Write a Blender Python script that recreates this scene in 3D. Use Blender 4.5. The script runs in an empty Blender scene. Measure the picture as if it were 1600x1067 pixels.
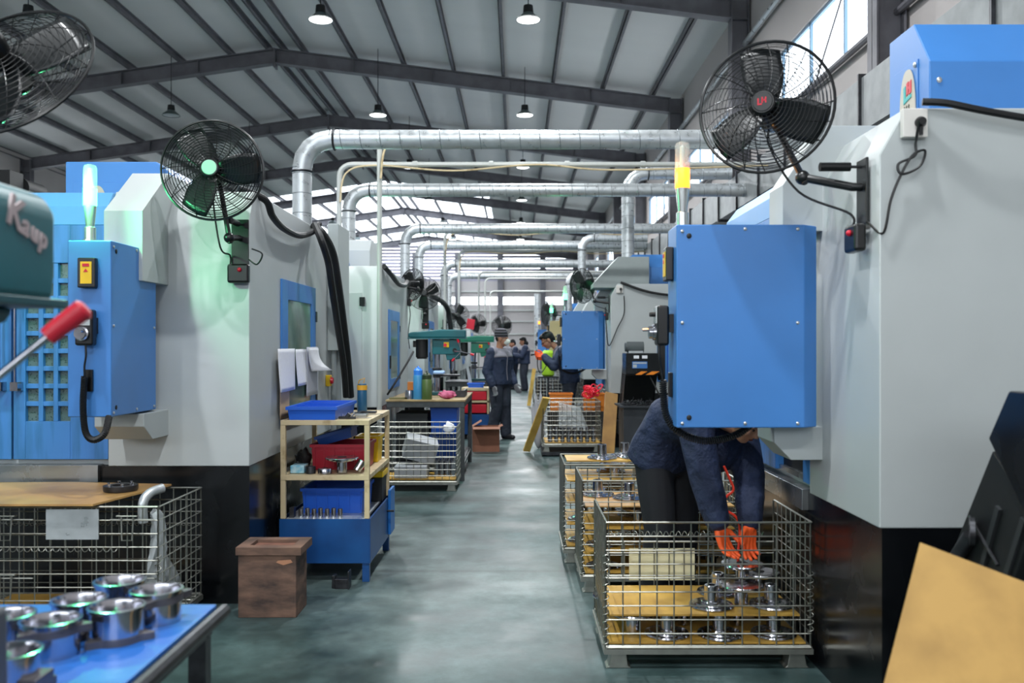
import bpy, bmesh, math, random
from mathutils import Vector, Matrix
random.seed(7)
V = Vector
C = bpy.context.scene.collection
S = bpy.context.scene
R = math.radians

# ---------------------------------------------------------------- camera
F, CX, CY, EYE = 1400.0, 807.0, 540.0, 1.5
cam_d = bpy.data.cameras.new('camera'); cam = bpy.data.objects.new('camera', cam_d); C.objects.link(cam)
cam_d.sensor_width = 36.0; cam_d.lens = F * 36 / 1600
cam_d.shift_x = (800 - CX) / 1600; cam_d.shift_y = (CY - 533.5) / 1600
cam.location = (0, 0, EYE); cam.rotation_euler = (R(90), 0, 0)
cam_d.clip_start = .05; cam_d.clip_end = 300
cam_d.dof.use_dof = True; cam_d.dof.focus_distance = 6.2; cam_d.dof.aperture_fstop = 2.6
S.camera = cam

# ---------------------------------------------------------------- world, exposure
w = bpy.data.worlds.new('sky'); S.world = w; w.use_nodes = True
bg = w.node_tree.nodes['Background']; bg.inputs[0].default_value = (.86, .93, 1, 1); bg.inputs[1].default_value = 5.0
S.view_settings.view_transform = 'Standard'; S.view_settings.look = 'None'
S.view_settings.exposure = 0.0; S.view_settings.gamma = 1; S.view_settings.use_curve_mapping = False
LAMP_W = 215.0
LAMP_COL = (.95, .98, 1)

# ---------------------------------------------------------------- helpers
def at(px, py, Y):
    return V(((px - CX) * Y / F, Y, EYE - (py - CY) * Y / F))
def hexc(h):
    h = h.lstrip('#'); o = []
    for i in (0, 2, 4):
        c = int(h[i:i+2], 16) / 255
        o.append(c / 12.92 if c <= .04045 else ((c + .055) / 1.055) ** 2.4)
    return tuple(o) + (1,)
MATS = {}
def mat(name, col, rough=.5, metal=0, var=0, scale=5, bump=0, col2=None, spec=None, em=None, ems=0, stretch=None, trans=0, alpha=1, detail=4, lo=.35, hi=.7, rvar=0):
    if name in MATS: return MATS[name]
    m = bpy.data.materials.new(name); m.use_nodes = True; nt = m.node_tree; b = nt.nodes['Principled BSDF']
    c = hexc(col) if isinstance(col, str) else col
    b.inputs['Base Color'].default_value = c; b.inputs['Roughness'].default_value = rough; b.inputs['Metallic'].default_value = metal
    if spec is not None: b.inputs['Specular IOR Level'].default_value = spec
    if trans: b.inputs['Transmission Weight'].default_value = trans
    if alpha < 1: b.inputs['Alpha'].default_value = alpha
    if em:
        b.inputs['Emission Color'].default_value = hexc(em) if isinstance(em, str) else em; b.inputs['Emission Strength'].default_value = ems
    if var or col2 or bump or rvar:
        tc = nt.nodes.new('ShaderNodeTexCoord'); mp = nt.nodes.new('ShaderNodeMapping'); nz = nt.nodes.new('ShaderNodeTexNoise')
        nt.links.new(tc.outputs['Object'], mp.inputs[0]); nt.links.new(mp.outputs[0], nz.inputs['Vector'])
        if stretch: mp.inputs['Scale'].default_value = stretch
        nz.inputs['Scale'].default_value = scale; nz.inputs['Detail'].default_value = detail
        if var or col2:
            rp = nt.nodes.new('ShaderNodeValToRGB'); nt.links.new(nz.outputs[0], rp.inputs[0])
            d = hexc(col2) if col2 else tuple(x * (1 - var) for x in c[:3]) + (1,)
            rp.color_ramp.elements[0].position = lo; rp.color_ramp.elements[0].color = d
            rp.color_ramp.elements[1].position = hi; rp.color_ramp.elements[1].color = c
            nt.links.new(rp.outputs[0], b.inputs['Base Color'])
        if rvar:
            mr = nt.nodes.new('ShaderNodeMapRange'); nt.links.new(nz.outputs[0], mr.inputs[0])
            mr.inputs[1].default_value = .3; mr.inputs[2].default_value = .7
            mr.inputs[3].default_value = max(.02, rough - rvar); mr.inputs[4].default_value = min(1, rough + rvar)
            nt.links.new(mr.outputs[0], b.inputs['Roughness'])
        if bump:
            bp = nt.nodes.new('ShaderNodeBump'); bp.inputs['Strength'].default_value = bump; bp.inputs['Distance'].default_value = .02 if bump < .5 else .06
            nt.links.new(nz.outputs[0], bp.inputs['Height']); nt.links.new(bp.outputs[0], b.inputs['Normal'])
    MATS[name] = m; return m

white = mat('machine_white', '#b5bbbb', .42, var=.07, scale=2)
blue = mat('machine_blue', '#4280c6', .38, var=.10, scale=2.5)
blue_l = mat('machine_light_blue', '#5d9dda', .36, var=.06, scale=2)
black_m = mat('machine_black', '#0c0f13', .24, var=.35, scale=3, rvar=.12)
black_matte = mat('black_matte', '#101214', .55, var=.3, scale=9)
black_gloss = mat('black_plastic', '#0b0c0e', .3)
rubber = mat('rubber', '#0d0f12', .5)
stain = mat('stainless', '#a9adb0', .28, metal=.9, var=.2, scale=4, rvar=.1)
galv = mat('galvanised', '#ccd1d3', .34, metal=.6, var=.14, scale=14, rvar=.1)
wire = mat('wire_zinc', '#a3a49c', .38, metal=.8, var=.2, scale=20)
chrome = mat('machined_steel', '#c8c8d0', .16, metal=1, var=.25, scale=18)
steel_d = mat('dark_steel', '#4b4c50', .4, metal=.8, var=.4, scale=20)
beam = mat('beam_paint', '#68676d', .55, var=.25, scale=3, lo=.4, hi=.6)
rust = mat('beam_marks', '#5c4443', .7)
conc = mat('conduit_white', '#b9bcb8', .4, metal=.2)
ply = mat('yellow_plywood', '#c9a04a', .5, col2='#a67c30', scale=4, detail=6, lo=.3, hi=.62)
ply_o = mat('orange_plywood', '#c0965a', .42, col2='#94704a', scale=3, detail=6, lo=.3, hi=.6)
wood_d = mat('crate_wood', '#7a5d4d', .75, col2='#2a2220', scale=6, detail=8, lo=.3, hi=.7, stretch=(1, 1, 2.5), bump=.3)
beige = mat('beige_paint', '#cbb893', .5, col2='#a8926c', scale=12, lo=.3, hi=.45)
navy_b = mat('shelf_blue', '#13508e', .38, col2='#0d3c74', scale=4)
teal = mat('drill_teal', '#0d6068', .35, var=.15, scale=6)
teal_d = mat('drill_teal_dark', '#0b4a50', .4, var=.2, scale=6)
red = mat('red_plastic', '#c5122a', .35)
yellow = mat('yellow_plastic', '#e5bb10', .38)
pblue = mat('bin_blue', '#1a5fd0', .38)
orange = mat('orange_paint', '#e8841c', .45)
glass_g = mat('window_glass', '#7c9a8c', .12, var=.35, scale=3)
glass_d = mat('dark_window', '#3c5050', .12, col2='#5d7070', scale=90, lo=.6, hi=.4)

class MB:
    def __init__(s): s.v = []; s.f = []
    def add(s, vs, fs, M=None):
        n = len(s.v)
        s.v += [tuple(M @ V(p)) for p in vs] if M is not None else [tuple(p) for p in vs]
        s.f += [tuple(i + n for i in f) for f in fs]; return s
    def box(s, x0, x1, y0, y1, z0, z1, M=None):
        vs = [(x, y, z) for x in (x0, x1) for y in (y0, y1) for z in (z0, z1)]
        return s.add(vs, [(0,1,3,2),(4,6,7,5),(0,4,5,1),(2,3,7,6),(0,2,6,4),(1,5,7,3)], M)
    def prism(s, poly, ax, a, b, M=None):
        n = len(poly); vs = []
        for t in (a, b):
            for p, q in poly: vs.append({'x': (t, p, q), 'y': (p, t, q), 'z': (p, q, t)}[ax])
        return s.add(vs, [tuple(range(n)), tuple(range(2*n-1, n-1, -1))] + [(i, (i+1) % n, n+(i+1) % n, n+i) for i in range(n)], M)
    def tube(s, pts, r, n=6, cap=True, closed=False):
        pts = [V(p) for p in pts]; k = len(pts)
        rs = r if isinstance(r, (list, tuple)) else [r] * k
        T = []
        for i in range(k):
            if closed: t = pts[(i+1) % k] - pts[i-1]
            else: t = pts[min(i+1, k-1)] - pts[max(i-1, 0)]
            T.append(t.normalized() if t.length > 1e-9 else V((0, 0, 1)))
        a = T[0].orthogonal().normalized(); vs = []
        for i in range(k):
            a = (a - T[i] * a.dot(T[i]))
            a = a.normalized() if a.length > 1e-6 else T[i].orthogonal().normalized()
            b = T[i].cross(a)
            for j in range(n):
                an = 2 * math.pi * (j + .5) / n
                vs.append(pts[i] + (a * math.cos(an) + b * math.sin(an)) * rs[i])
        fs = []
        for i in range(k if closed else k - 1):
            i2 = (i + 1) % k
            for j in range(n): fs.append((i*n+j, i*n+(j+1) % n, i2*n+(j+1) % n, i2*n+j))
        if cap and not closed: fs += [tuple(range(n-1, -1, -1)), tuple((k-1)*n+j for j in range(n))]
        return s.add(vs, fs)
    def ring(s, c, nrm, Rr, r, n=40, m=4):
        nrm = V(nrm).normalized(); a = nrm.orthogonal().normalized(); b = nrm.cross(a); c = V(c)
        return s.tube([c + (a * math.cos(2*math.pi*i/n) + b * math.sin(2*math.pi*i/n)) * Rr for i in range(n)], r, m, closed=True)
    def cyl(s, p, q, r, n=16): return s.tube([p, q], r, n)
    def lathe(s, prof, M=None, n=24):
        vs = []; k = len(prof)
        for rr, z in prof:
            for j in range(n):
                an = 2 * math.pi * j / n; vs.append((rr * math.cos(an), rr * math.sin(an), z))
        fs = [(i*n+j, i*n+(j+1) % n, (i+1)*n+(j+1) % n, (i+1)*n+j) for i in range(k-1) for j in range(n)]
        if prof[0][0] > 1e-5: fs.append(tuple(range(n-1, -1, -1)))
        if prof[-1][0] > 1e-5: fs.append(tuple((k-1)*n+j for j in range(n)))
        return s.add(vs, fs, M)
    def lathe_closed(s, prof, M=None, n=24):
        vs = []; k = len(prof)
        for rr, z in prof:
            for j in range(n):
                an = 2 * math.pi * j / n; vs.append((rr * math.cos(an), rr * math.sin(an), z))
        return s.add(vs, [(i*n+j, i*n+(j+1) % n, ((i+1) % k)*n+(j+1) % n, ((i+1) % k)*n+j) for i in range(k) for j in range(n)], M)
    def ell(s, c, rx, ry, rz, M=None, nu=16, nv=10):
        c = V(c); prof = [(math.sin(math.pi*i/nv), -math.cos(math.pi*i/nv)) for i in range(nv+1)]
        prof[0] = (.0001, -1); prof[-1] = (.0001, 1)
        L = Matrix.Translation(c) @ (M or Matrix.Identity(4)) @ Matrix.Diagonal((rx, ry, rz, 1))
        return s.lathe(prof, L, nu)
    def loft(s, rings, cap=True):
        n = len(rings[0]); k = len(rings); vs = [p for r in rings for p in r]
        fs = [(i*n+j, i*n+(j+1) % n, (i+1)*n+(j+1) % n, (i+1)*n+j) for i in range(k-1) for j in range(n)]
        if cap: fs += [tuple(range(n-1, -1, -1)), tuple((k-1)*n+j for j in range(n))]
        return s.add(vs, fs)
    def build(s, name, m, parent=None, bevel=0, smooth=35, world=False, solid=0, extra=()):
        me = bpy.data.meshes.new(name); vs = s.v
        o = bpy.data.objects.new(name, me)
        if parent is not None:
            if world:
                inv = XF[parent.name].inverted(); vs = [tuple(inv @ V(p)) for p in vs]
            o.parent = parent; XF[o.name] = XF[parent.name]
        else:
            xs = [p[0] for p in vs]; ys = [p[1] for p in vs]; zs = [p[2] for p in vs]
            c = V(((min(xs)+max(xs))/2, (min(ys)+max(ys))/2, min(zs))); o.location = c
            vs = [(p[0]-c.x, p[1]-c.y, p[2]-c.z) for p in vs]; XF[o.name] = Matrix.Translation(c)
        fs = list(s.f); nf = [len(fs)]; off = V((0, 0, 0)) if parent is not None else c
        for mb2, m2 in extra:
            k0 = len(vs); vs = list(vs) + [tuple(V(p) - off) if not world else tuple(inv @ V(p)) for p in mb2.v]; fs += [tuple(i + k0 for i in f) for f in mb2.f]; nf.append(len(fs))
        me.from_pydata(vs, [], fs)
        for i_, (mb2, m2) in enumerate(extra):
            for q in range(nf[i_], nf[i_+1]): me.polygons[q].material_index = i_ + 1
        bm = bmesh.new(); bm.from_mesh(me); bmesh.ops.recalc_face_normals(bm, faces=bm.faces); bm.to_mesh(me); bm.free()
        if smooth:
            me.polygons.foreach_set('use_smooth', [True] * len(me.polygons)); me.set_sharp_from_angle(angle=R(smooth))
        me.materials.append(m)
        for mb2, m2 in extra: me.materials.append(m2)
        C.objects.link(o)
        if bevel:
            b = o.modifiers.new('bevel', 'BEVEL'); b.width = bevel; b.segments = 2; b.limit_method = 'ANGLE'; b.angle_limit = R(30); b.harden_normals = True
        if solid:
            b = o.modifiers.new('solid', 'SOLIDIFY'); b.thickness = solid; b.offset = 0
        return o
XF = {}
def empty(name, loc, rz=0, M=None):
    o = bpy.data.objects.new(name, None); C.objects.link(o); o.empty_display_size = .1
    m = M if M is not None else Matrix.Translation(V(loc)) @ Matrix.Rotation(rz, 4, 'Z')
    o.matrix_world = m; o.location = m.to_translation(); o.rotation_euler = m.to_euler(); XF[o.name] = m; return o
def tag(o, label=None, cat=None, group=None, kind=None):
    if label: o['label'] = label
    if cat: o['category'] = cat
    if group: o['group'] = group
    if kind: o['kind'] = kind
    return o
def structure(o): o['kind'] = 'structure'; return o
KIDS = {}
def kids(o): return [c for c in C.objects if c.parent == o]
def copy_tree(o, loc=None, rz=None, parent=None):
    c = o.copy(); C.objects.link(c)
    if parent is not None: c.parent = parent; XF[c.name] = XF[parent.name]
    else:
        if loc is not None: c.location = loc
        if rz is not None: c.rotation_euler = (o.rotation_euler.x, o.rotation_euler.y, rz)
        XF[c.name] = Matrix.Translation(c.location) @ c.rotation_euler.to_matrix().to_4x4()
    if o.name not in KIDS: KIDS[o.name] = kids(o)
    for ch in KIDS[o.name]: copy_tree(ch, parent=c)
    return c
def sub(o, base):
    for c in kids(o):
        if c.name.split('.')[0] == base: return c
def smooth_path(pts, n=8):
    pts = [V(p) for p in pts]; out = []
    for i in range(len(pts) - 1):
        p0 = pts[max(i-1, 0)]; p1 = pts[i]; p2 = pts[i+1]; p3 = pts[min(i+2, len(pts)-1)]
        for k in range(n):
            t = k / n
            out.append(.5*((2*p1)+(p2-p0)*t+(2*p0-5*p1+4*p2-p3)*t*t+(3*p1-p0-3*p2+p3)*t**3))
    out.append(pts[-1]); return out
def text_part(txt, size, m, parent, M, name='lettering', ext=.001, bold=False):
    cu = bpy.data.curves.new(name, 'FONT'); cu.body = txt; cu.size = size; cu.extrude = ext
    cu.align_x = 'CENTER'; cu.align_y = 'CENTER'
    if bold: cu.offset = size * .03
    t = bpy.data.objects.new(name, cu); C.objects.link(t); me = bpy.data.meshes.new_from_object(t.evaluated_get(bpy.context.evaluated_depsgraph_get()))
    bpy.data.objects.remove(t); o = bpy.data.objects.new(name, me); C.objects.link(o); me.materials.clear(); me.materials.append(m)
    o.parent = parent; o.matrix_local = M; XF[o.name] = XF[parent.name]; return o
def frame_m(o, xd, yd, zd):
    xd, yd, zd = V(xd), V(yd), V(zd)
    return Matrix(((xd.x, yd.x, zd.x, o[0]), (xd.y, yd.y, zd.y, o[1]), (xd.z, yd.z, zd.z, o[2]), (0, 0, 0, 1)))
def align_z(o, d):
    return Matrix.Translation(V(o)) @ V(d).to_track_quat('Z', 'Y').to_matrix().to_4x4()

# ---------------------------------------------------------------- building shell
XR, XL, Y0, Y1 = 3.9, -14.9, -7.0, 57.0
RX = -5.65
def beam_z(x):   # underside of the rafters
    return 8.1 - (x - RX) * .125 if x > RX else 8.1 - (RX - x) * .145
BD = .34
fm = mat('epoxy_floor', '#5f7778', .3)
nt = fm.node_tree; b = nt.nodes['Principled BSDF']
tc = nt.nodes.new('ShaderNodeTexCoord')
def noise(scale, detail, vec=None, rough=.6):
    n = nt.nodes.new('ShaderNodeTexNoise'); n.inputs['Scale'].default_value = scale; n.inputs['Detail'].default_value = detail
    n.inputs['Roughness'].default_value = rough; nt.links.new(vec or tc.outputs['Object'], n.inputs['Vector']); return n.outputs[0]
def ramp(fac, e):
    r = nt.nodes.new('ShaderNodeValToRGB'); nt.links.new(fac, r.inputs[0])
    while len(r.color_ramp.elements) < len(e): r.color_ramp.elements.new(.5)
    for el, (p, c) in zip(r.color_ramp.elements, e): el.position = p; el.color = hexc(c)
    return r.outputs[0]
def mix(kind, f, a, bb):
    m = nt.nodes.new('ShaderNodeMix'); m.data_type = 'RGBA'; m.blend_type = kind
    if isinstance(f, float): m.inputs[0].default_value = f
    else: nt.links.new(f, m.inputs[0])
    nt.links.new(a, m.inputs[6]); nt.links.new(bb, m.inputs[7]); return m.outputs[2]
base = ramp(noise(.55, 6), [(.32, '#35504f'), (.5, '#53696a'), (.68, '#718180')])
fine = ramp(noise(5, 8, rough=.7), [(.3, '#6f7c7a'), (.5, '#b8bdbb'), (.75, '#ffffff')])
c1 = mix('MULTIPLY', .75, base, fine)
scuff = ramp(noise(1.7, 10, rough=.75), [(.56, '#000000'), (.72, '#8a8a8a')])
c2 = mix('ADD', .14, c1, scuff)
dark = ramp(noise(1.1, 8, rough=.65), [(.40, '#5a6a68'), (.56, '#ffffff')])
c2 = mix('MULTIPLY', .55, c2, dark)
spk = ramp(noise(60, 2), [(.74, '#000000'), (.78, '#b0b0b0')])
c2 = mix('ADD', .35, c2, spk)
sep = nt.nodes.new('ShaderNodeSeparateXYZ'); nt.links.new(tc.outputs['Object'], sep.inputs[0])
pp = nt.nodes.new('ShaderNodeMath'); pp.operation = 'PINGPONG'; nt.links.new(sep.outputs[1], pp.inputs[0]); pp.inputs[1].default_value = 1.36
jr = nt.nodes.new('ShaderNodeMapRange'); nt.links.new(pp.outputs[0], jr.inputs[0]); jr.inputs[1].default_value = .0; jr.inputs[2].default_value = .05
jr.inputs[3].default_value = .62; jr.inputs[4].default_value = 1
c3 = mix('MULTIPLY', 1.0, c2, jr.outputs[0])
nt.links.new(c3, b.inputs['Base Color'])
rr_ = nt.nodes.new('ShaderNodeMapRange'); nt.links.new(noise(2.2, 6), rr_.inputs[0])
rr_.inputs[1].default_value = .3; rr_.inputs[2].default_value = .7; rr_.inputs[3].default_value = .3; rr_.inputs[4].default_value = .6
nt.links.new(rr_.outputs[0], b.inputs['Roughness'])
structure(MB().box(XL, XR + .1, Y0, Y1, -.1, 0).build('floor', fm, smooth=0))

wall_m = mat('wall_panel', '#b3adab', .7, var=.08, scale=.6, stretch=(1, 1, .2))
roof_m = mat('roof_panel', '#dcdbd9', .7, var=.14, scale=.35, stretch=(.25, 1.2, 1), detail=6)
def panels(x0, x1, ya, yb, name, m, up=.16):
    mb = MB(); th = .06
    za, zb = beam_z(x0) + BD + up, beam_z(x1) + BD + up
    mb.prism([(x0, za), (x1, zb), (x1, zb + th), (x0, za + th)], 'y', ya, yb)
    return structure(mb.build(name, m, smooth=0))
SKY = [(38.6, 44.4), (45.6, 50.4), (51.6, 56.6)]
sky_m = mat('translucent_roof', '#e8f0f4', .5); ntk = sky_m.node_tree
tr = ntk.nodes.new('ShaderNodeBsdfTransparent'); tl = ntk.nodes.new('ShaderNodeBsdfTranslucent'); mx = ntk.nodes.new('ShaderNodeMixShader')
mx.inputs[0].default_value = .45; ntk.links.new(tr.outputs[0], mx.inputs[1]); ntk.links.new(tl.outputs[0], mx.inputs[2])
ntk.links.new(mx.outputs[0], ntk.nodes['Material Output'].inputs[0]); tl.inputs[0].default_value = (.95, .97, 1, 1)
panels(RX, XR, Y0, 38.6, 'ceiling', roof_m); panels(XL, RX, Y0, 38.6, 'ceiling', roof_m)
panels(-1.2, XR, 38.6, Y1, 'ceiling', roof_m); panels(XL, -13.4, 38.6, Y1, 'ceiling', roof_m)
panels(RX, -1.2, 38.6, Y1, 'window_1', sky_m); panels(-13.4, RX, 38.6, Y1, 'window_2', sky_m)
# purlins
k = 0
xs = [3.2 - 1.17 * i for i in range(8)] + [RX + .17, RX - .17] + [RX - 1.05 - 1.17 * i for i in range(8)]
for x in xs:
    z = beam_z(x) + BD
    mb = MB().box(x - .035, x + .035, Y0, Y1, z, z + .02).box(x - .035, x - .02, Y0, Y1, z, z + .16).box(x - .035, x + .035, Y0, Y1, z + .14, z + .16)
    k += 1; structure(mb.build('trim_%d' % k, beam, smooth=0))
# portal frames
for fy in (3, 9, 15, 21, 27, 33, 39, 45, 51, 56.6):
    root = empty('trim_%d' % (20 + fy), (0, fy, 0)); structure(root)
    for (xa, xb) in ((RX, 3.6), (RX, XL + .3)):
        za, zb = beam_z(xa), beam_z(xb); mb = MB(); sg = 1 if xb > xa else -1
        dp = BD
        mb.prism([(xa, za), (xb, zb - .0), (xb, zb + .02), (xa, za + .02)], 'y', -.11, .11)
        mb.prism([(xa, za + dp - .02), (xb, zb + dp - .02), (xb, zb + dp), (xa, za + dp)], 'y', -.11, .11)
        mb.prism([(xa, za), (xb, zb), (xb, zb + dp), (xa, za + dp)], 'y', -.006, .006)
        for q in range(1, 5):
            xx = xa + (xb - xa) * q / 5; zz = beam_z(xx)
            mb.box(xx - .005, xx + .005, -.1, .1, zz + .02, zz + dp - .02)
        mb.build('rafter', beam, root, smooth=0)
    MB().box(RX - .02, RX + .02, -.13, .13, 8.0, 8.1 + BD).build('ridge_plate', beam, root, smooth=0)
    for sx, xx in ((1, 3.57), (-1, XL)):
        zt = beam_z(xx) + BD; mb = MB()
        x2 = xx + .3
        mb.box(xx, xx + .016, -.12, .12, 0, zt).box(x2 - .016, x2, -.12, .12, 0, zt).box(xx, x2, -.006, .006, 0, zt)
        mb.box(xx, x2, -.11, .11, zt - BD - .02, zt - BD)
        mb.build('column', beam, root, smooth=0)
# side walls with a high window band
def wall_side(xa, xb, nm, wx):
    zt = beam_z(xa) + BD + .2
    structure(MB().box(xa, xb, Y0, Y1, 0, 4.95).build('wall_' + nm, wall_m, smooth=0))
    structure(MB().box(xa, xb, Y0, Y1, 5.83, zt).build('wall_' + nm, wall_m, smooth=0))
    mb = MB()
    for fy in (-3, 3, 9, 15, 21, 27, 33, 39, 45, 51): mb.box(xa, xb, fy - .5, fy + .5, 4.95, 5.83)
    structure(mb.build('wall_' + nm, wall_m, smooth=0))
wall_side(XR, XR + .1, 'right', 0); structure(MB().box(XR, XR + .1, Y0, 9.4, 4.95, 5.83).build('wall_right', wall_m, smooth=0))
wall_side(XL - .1, XL, 'left', 0)
wf = mat('window_frame', '#6f8fa8', .5); gl = mat('window_glass_clear', '#dfeaf0', .05)
ntg = gl.node_tree; g1 = ntg.nodes.new('ShaderNodeBsdfTransparent'); g2 = ntg.nodes.new('ShaderNodeBsdfGlossy'); g3 = ntg.nodes.new('ShaderNodeMixShader')
g3.inputs[0].default_value = .06; g2.inputs['Roughness'].default_value = .05
ntg.links.new(g1.outputs[0], g3.inputs[1]); ntg.links.new(g2.outputs[0], g3.inputs[2]); ntg.links.new(g3.outputs[0], ntg.nodes['Material Output'].inputs[0])
n = 3
for side, xx in (('r', XR + .03), ('l', XL - .07)):
    for i in range(9):
        if side == 'r' and i < 2: continue
        ya = -3 + 6 * i + .5; yb = ya + 5; mb = MB()
        mb.box(xx, xx + .04, ya, yb, 4.95, 4.99).box(xx, xx + .04, ya, yb, 5.79, 5.83)
        for q in range(5):
            yy = ya + (yb - ya) * q / 4; mb.box(xx, xx + .04, yy - .02, yy + .02, 4.95, 5.83)
        r_ = mb.build('window_%d' % n, wf, smooth=0); structure(r_); n += 1
        MB().box(xx + .017, xx + .023, ya, yb, 4.99, 5.79).build('window_glass', gl, r_, smooth=0, world=True)
# girts and eave tube on the right wall
for j, (z, r) in enumerate(((6.55, .05), (4.85, .04))):
    structure(MB().cyl((3.82, Y0, z), (3.82, Y1, z), r, 8).build('trim_%d' % (90 + j), galv if j == 0 else beam))
for i, fy in enumerate((9, 15, 21, 27)):
    structure(MB().cyl((3.86, fy + .4, 6.6), (3.86, fy + 5.6, 2.5), .012, 6).build('trim_%d' % (95 + i), beam))
structure(MB().box(XL, XR, Y0 - .1, Y0, 0, 3.0).box(XL, XR, Y0 - .1, Y0, 5.2, 8.7).build('wall_front', wall_m, smooth=0))
# back gable wall
lou = mat('louver_panel', '#9a96a4', .6)
mb = MB(); yb = Y1
mb.prism([(XL, 0), (XR, 0), (XR, 4.1), (XL, 4.1)], 'y', yb, yb + .1)
mb.prism([(XL, 4.6), (XR, 4.6), (XR, 5.6), (XL, 5.6)], 'y', yb, yb + .1)
structure(mb.build('wall_back', wall_m, smooth=0))
mb = MB()
for i in range(11):
    z = 5.6 + .21 * i; mb.box(XL, XR, yb, yb + .06, z, z + .165)
structure(mb.build('wall_back', lou, smooth=0))
mb = MB()
for i in range(9): mb.box(XL + 2.1 * i, XL + 2.1 * i + .05, yb, yb + .05, 4.1, 4.6)
o = structure(mb.build('window_60', wf, smooth=0)); MB().box(XL, XR, yb + .02, yb + .03, 4.1, 4.6).build('window_glass', gl, o, world=True)
for i, x in enumerate((-12, -9, -6.6, -3.9, -1.2, 1.5)):
    structure(MB().box(x, x + .35, yb - .25, yb - .02, 0, 7.4).build('trim_%d' % (100 + i), beam, smooth=0))
for i, z in enumerate((1.2, 2.2, 3.0, 3.7, 4.9)):
    structure(MB().box(XL, XR, yb - .1, yb - .02, z, z + .08).build('trim_%d' % (110 + i), conc, smooth=0))

# ---------------------------------------------------------------- high-bay lamps
shade_m = mat('lamp_shade', '#5d6a6a', .4, metal=.4); diff_m = mat('lamp_diffuser', '#ffffff', .4, em=(1, 1, 1, 1), ems=9.0)
diff_off = mat('lamp_diffuser_off', '#b9bfc0', .4)
ROWN = {0: 'right', 1: 'middle', 2: 'left'}
ordn = ['behind the viewer', 'just behind the viewer', 'overhead', 'nearest', 'second nearest', 'third nearest', 'fourth nearest', 'fifth nearest', 'sixth nearest', 'farthest']
def lamp(x, y, z, row, i, lit):
    rt = beam_z(x) + BD + .17
    root = empty('pendant_lamp', (x, y, z))
    tag(root, '%s pendant lamp of the %s ceiling row, %s' % ('glowing white' if lit else 'unlit grey', ROWN[row], ordn[i]), 'lamp', 'high-bay lamps hanging from the roof')
    MB().lathe([(.02, .26), (.075, .25), (.085, .14), (.07, .13)], n=20).build('housing', black_matte, root)
    MB().lathe_closed([(.075, .135), (.11, .10), (.19, .035), (.20, .01), (.195, .01), (.10, .09), (.06, .125)], n=28).build('shade', shade_m, root)
    MB().lathe([(.001, .0), (.12, .004), (.193, .022), (.193, .028), (.001, .028)], n=28).build('diffuser', diff_m if lit else diff_off, root)
    MB().cyl((0, 0, .25), (0, 0, rt - z), .008, 6).build('suspension_rod', black_matte, root)
    if lit:
        L = bpy.data.lights.new('lamp_light', 'AREA'); L.shape = 'DISK'; L.size = .22; L.energy = LAMP_W; L.color = LAMP_COL
        o = bpy.data.objects.new('lamp_light', L); C.objects.link(o); o.parent = root; o.location = (0, 0, -.012)
for row, x0 in enumerate((.19, -3.17, -7.9)):
    for i in range(9):
        y = 14.5 + 6 * (i - 3)
        if row == 2 and i < 3: continue
        lamp(x0, y, 6.75, row, i, row < 2)

# ---------------------------------------------------------------- machining centres
door_m = mat('door_blue_streaked', '#4280c6', .38, col2='#2c6a9c', scale=5, stretch=(3, 3, .35), detail=6, lo=.32, hi=.55)
decal = mat('badge_beige', '#b7b0a0', .4); lh_t = mat('logo_teal', '#12a3a3', .4); lh_r = mat('logo_red', '#c8102e', .4)
lens_clear = mat('lens_clear', '#dfe8e4', .15, alpha=.3); core_m = mat('lamp_core', '#b9c4b8', .3)
alu = mat('aluminium', '#c4c8c8', .25, metal=.9)
lens_g = mat('signal_green', '#35e07a', .3, em='#4dffa0', ems=9.0)
lens_a = mat('signal_amber', '#ffb040', .3, em='#ff7a18', ems=5.0)
bolt_m = mat('bolt_zinc', '#c9cbcc', .3, metal=.8)
def rotbox(mb, c, xd, yd, hx, hy, th, zd=None):
    c, xd, yd = V(c), V(xd).normalized(), V(yd).normalized(); zd = xd.cross(yd)
    M = frame_m(c, xd, yd, zd); mb.box(-hx, hx, -hy, hy, -th/2, th/2, M)
def oval_badge(parent, c, xd, yd, s):
    """beige half-oval badge with the LH mark; c = middle of the bottom edge"""
    c, xd, yd = V(c), V(xd), V(yd); zd = xd.cross(yd); M = frame_m(c, xd, yd, zd)
    poly = [(.5*s*math.cos(t)**.8 if math.cos(t) > 0 else -.5*s*abs(math.cos(t))**.8, 1.35*s*math.sin(t)) for t in [math.pi*i/20 for i in range(21)]]
    o = MB().prism(poly, 'z', 0, .004, M).build('badge', decal, parent, smooth=0)
    h = MB(); l = MB()
    for a in ((-.02, .10), (.16, .28)): h.prism([(a[0]*s, .62*s), (a[1]*s, .66*s), (a[1]*s, 1.0*s), (a[0]*s, .96*s)], 'z', .004, .007, M)
    h.prism([(.10*s, .76*s), (.16*s, .78*s), (.16*s, .87*s), (.10*s, .85*s)], 'z', .004, .007, M)
    l.prism([(-.2*s, .42*s), (-.08*s, .45*s), (-.08*s, .92*s), (-.2*s, .88*s)], 'z', .004, .007, M)
    l.prism([(-.08*s, .45*s), (.28*s, .52*s), (.28*s, .61*s), (-.08*s, .56*s)], 'z', .004, .007, M)
    h.build('logo_letter', lh_r, o, smooth=0); l.build('logo_letter', lh_t, o, smooth=0)
    if s > .1:
        t = MB()
        for i in range(3):
            x = (-.16 + .14*i) * s
            t.box(x-.04*s, x+.04*s, .30*s, .32*s, .004, .006, M).box(x-.01*s, x+.01*s, .22*s, .36*s, .004, .006, M).box(x-.04*s, x+.04*s, .23*s, .25*s, .004, .006, M)
        t.build('small_characters', black_matte, o, smooth=0)
    return o
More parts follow.
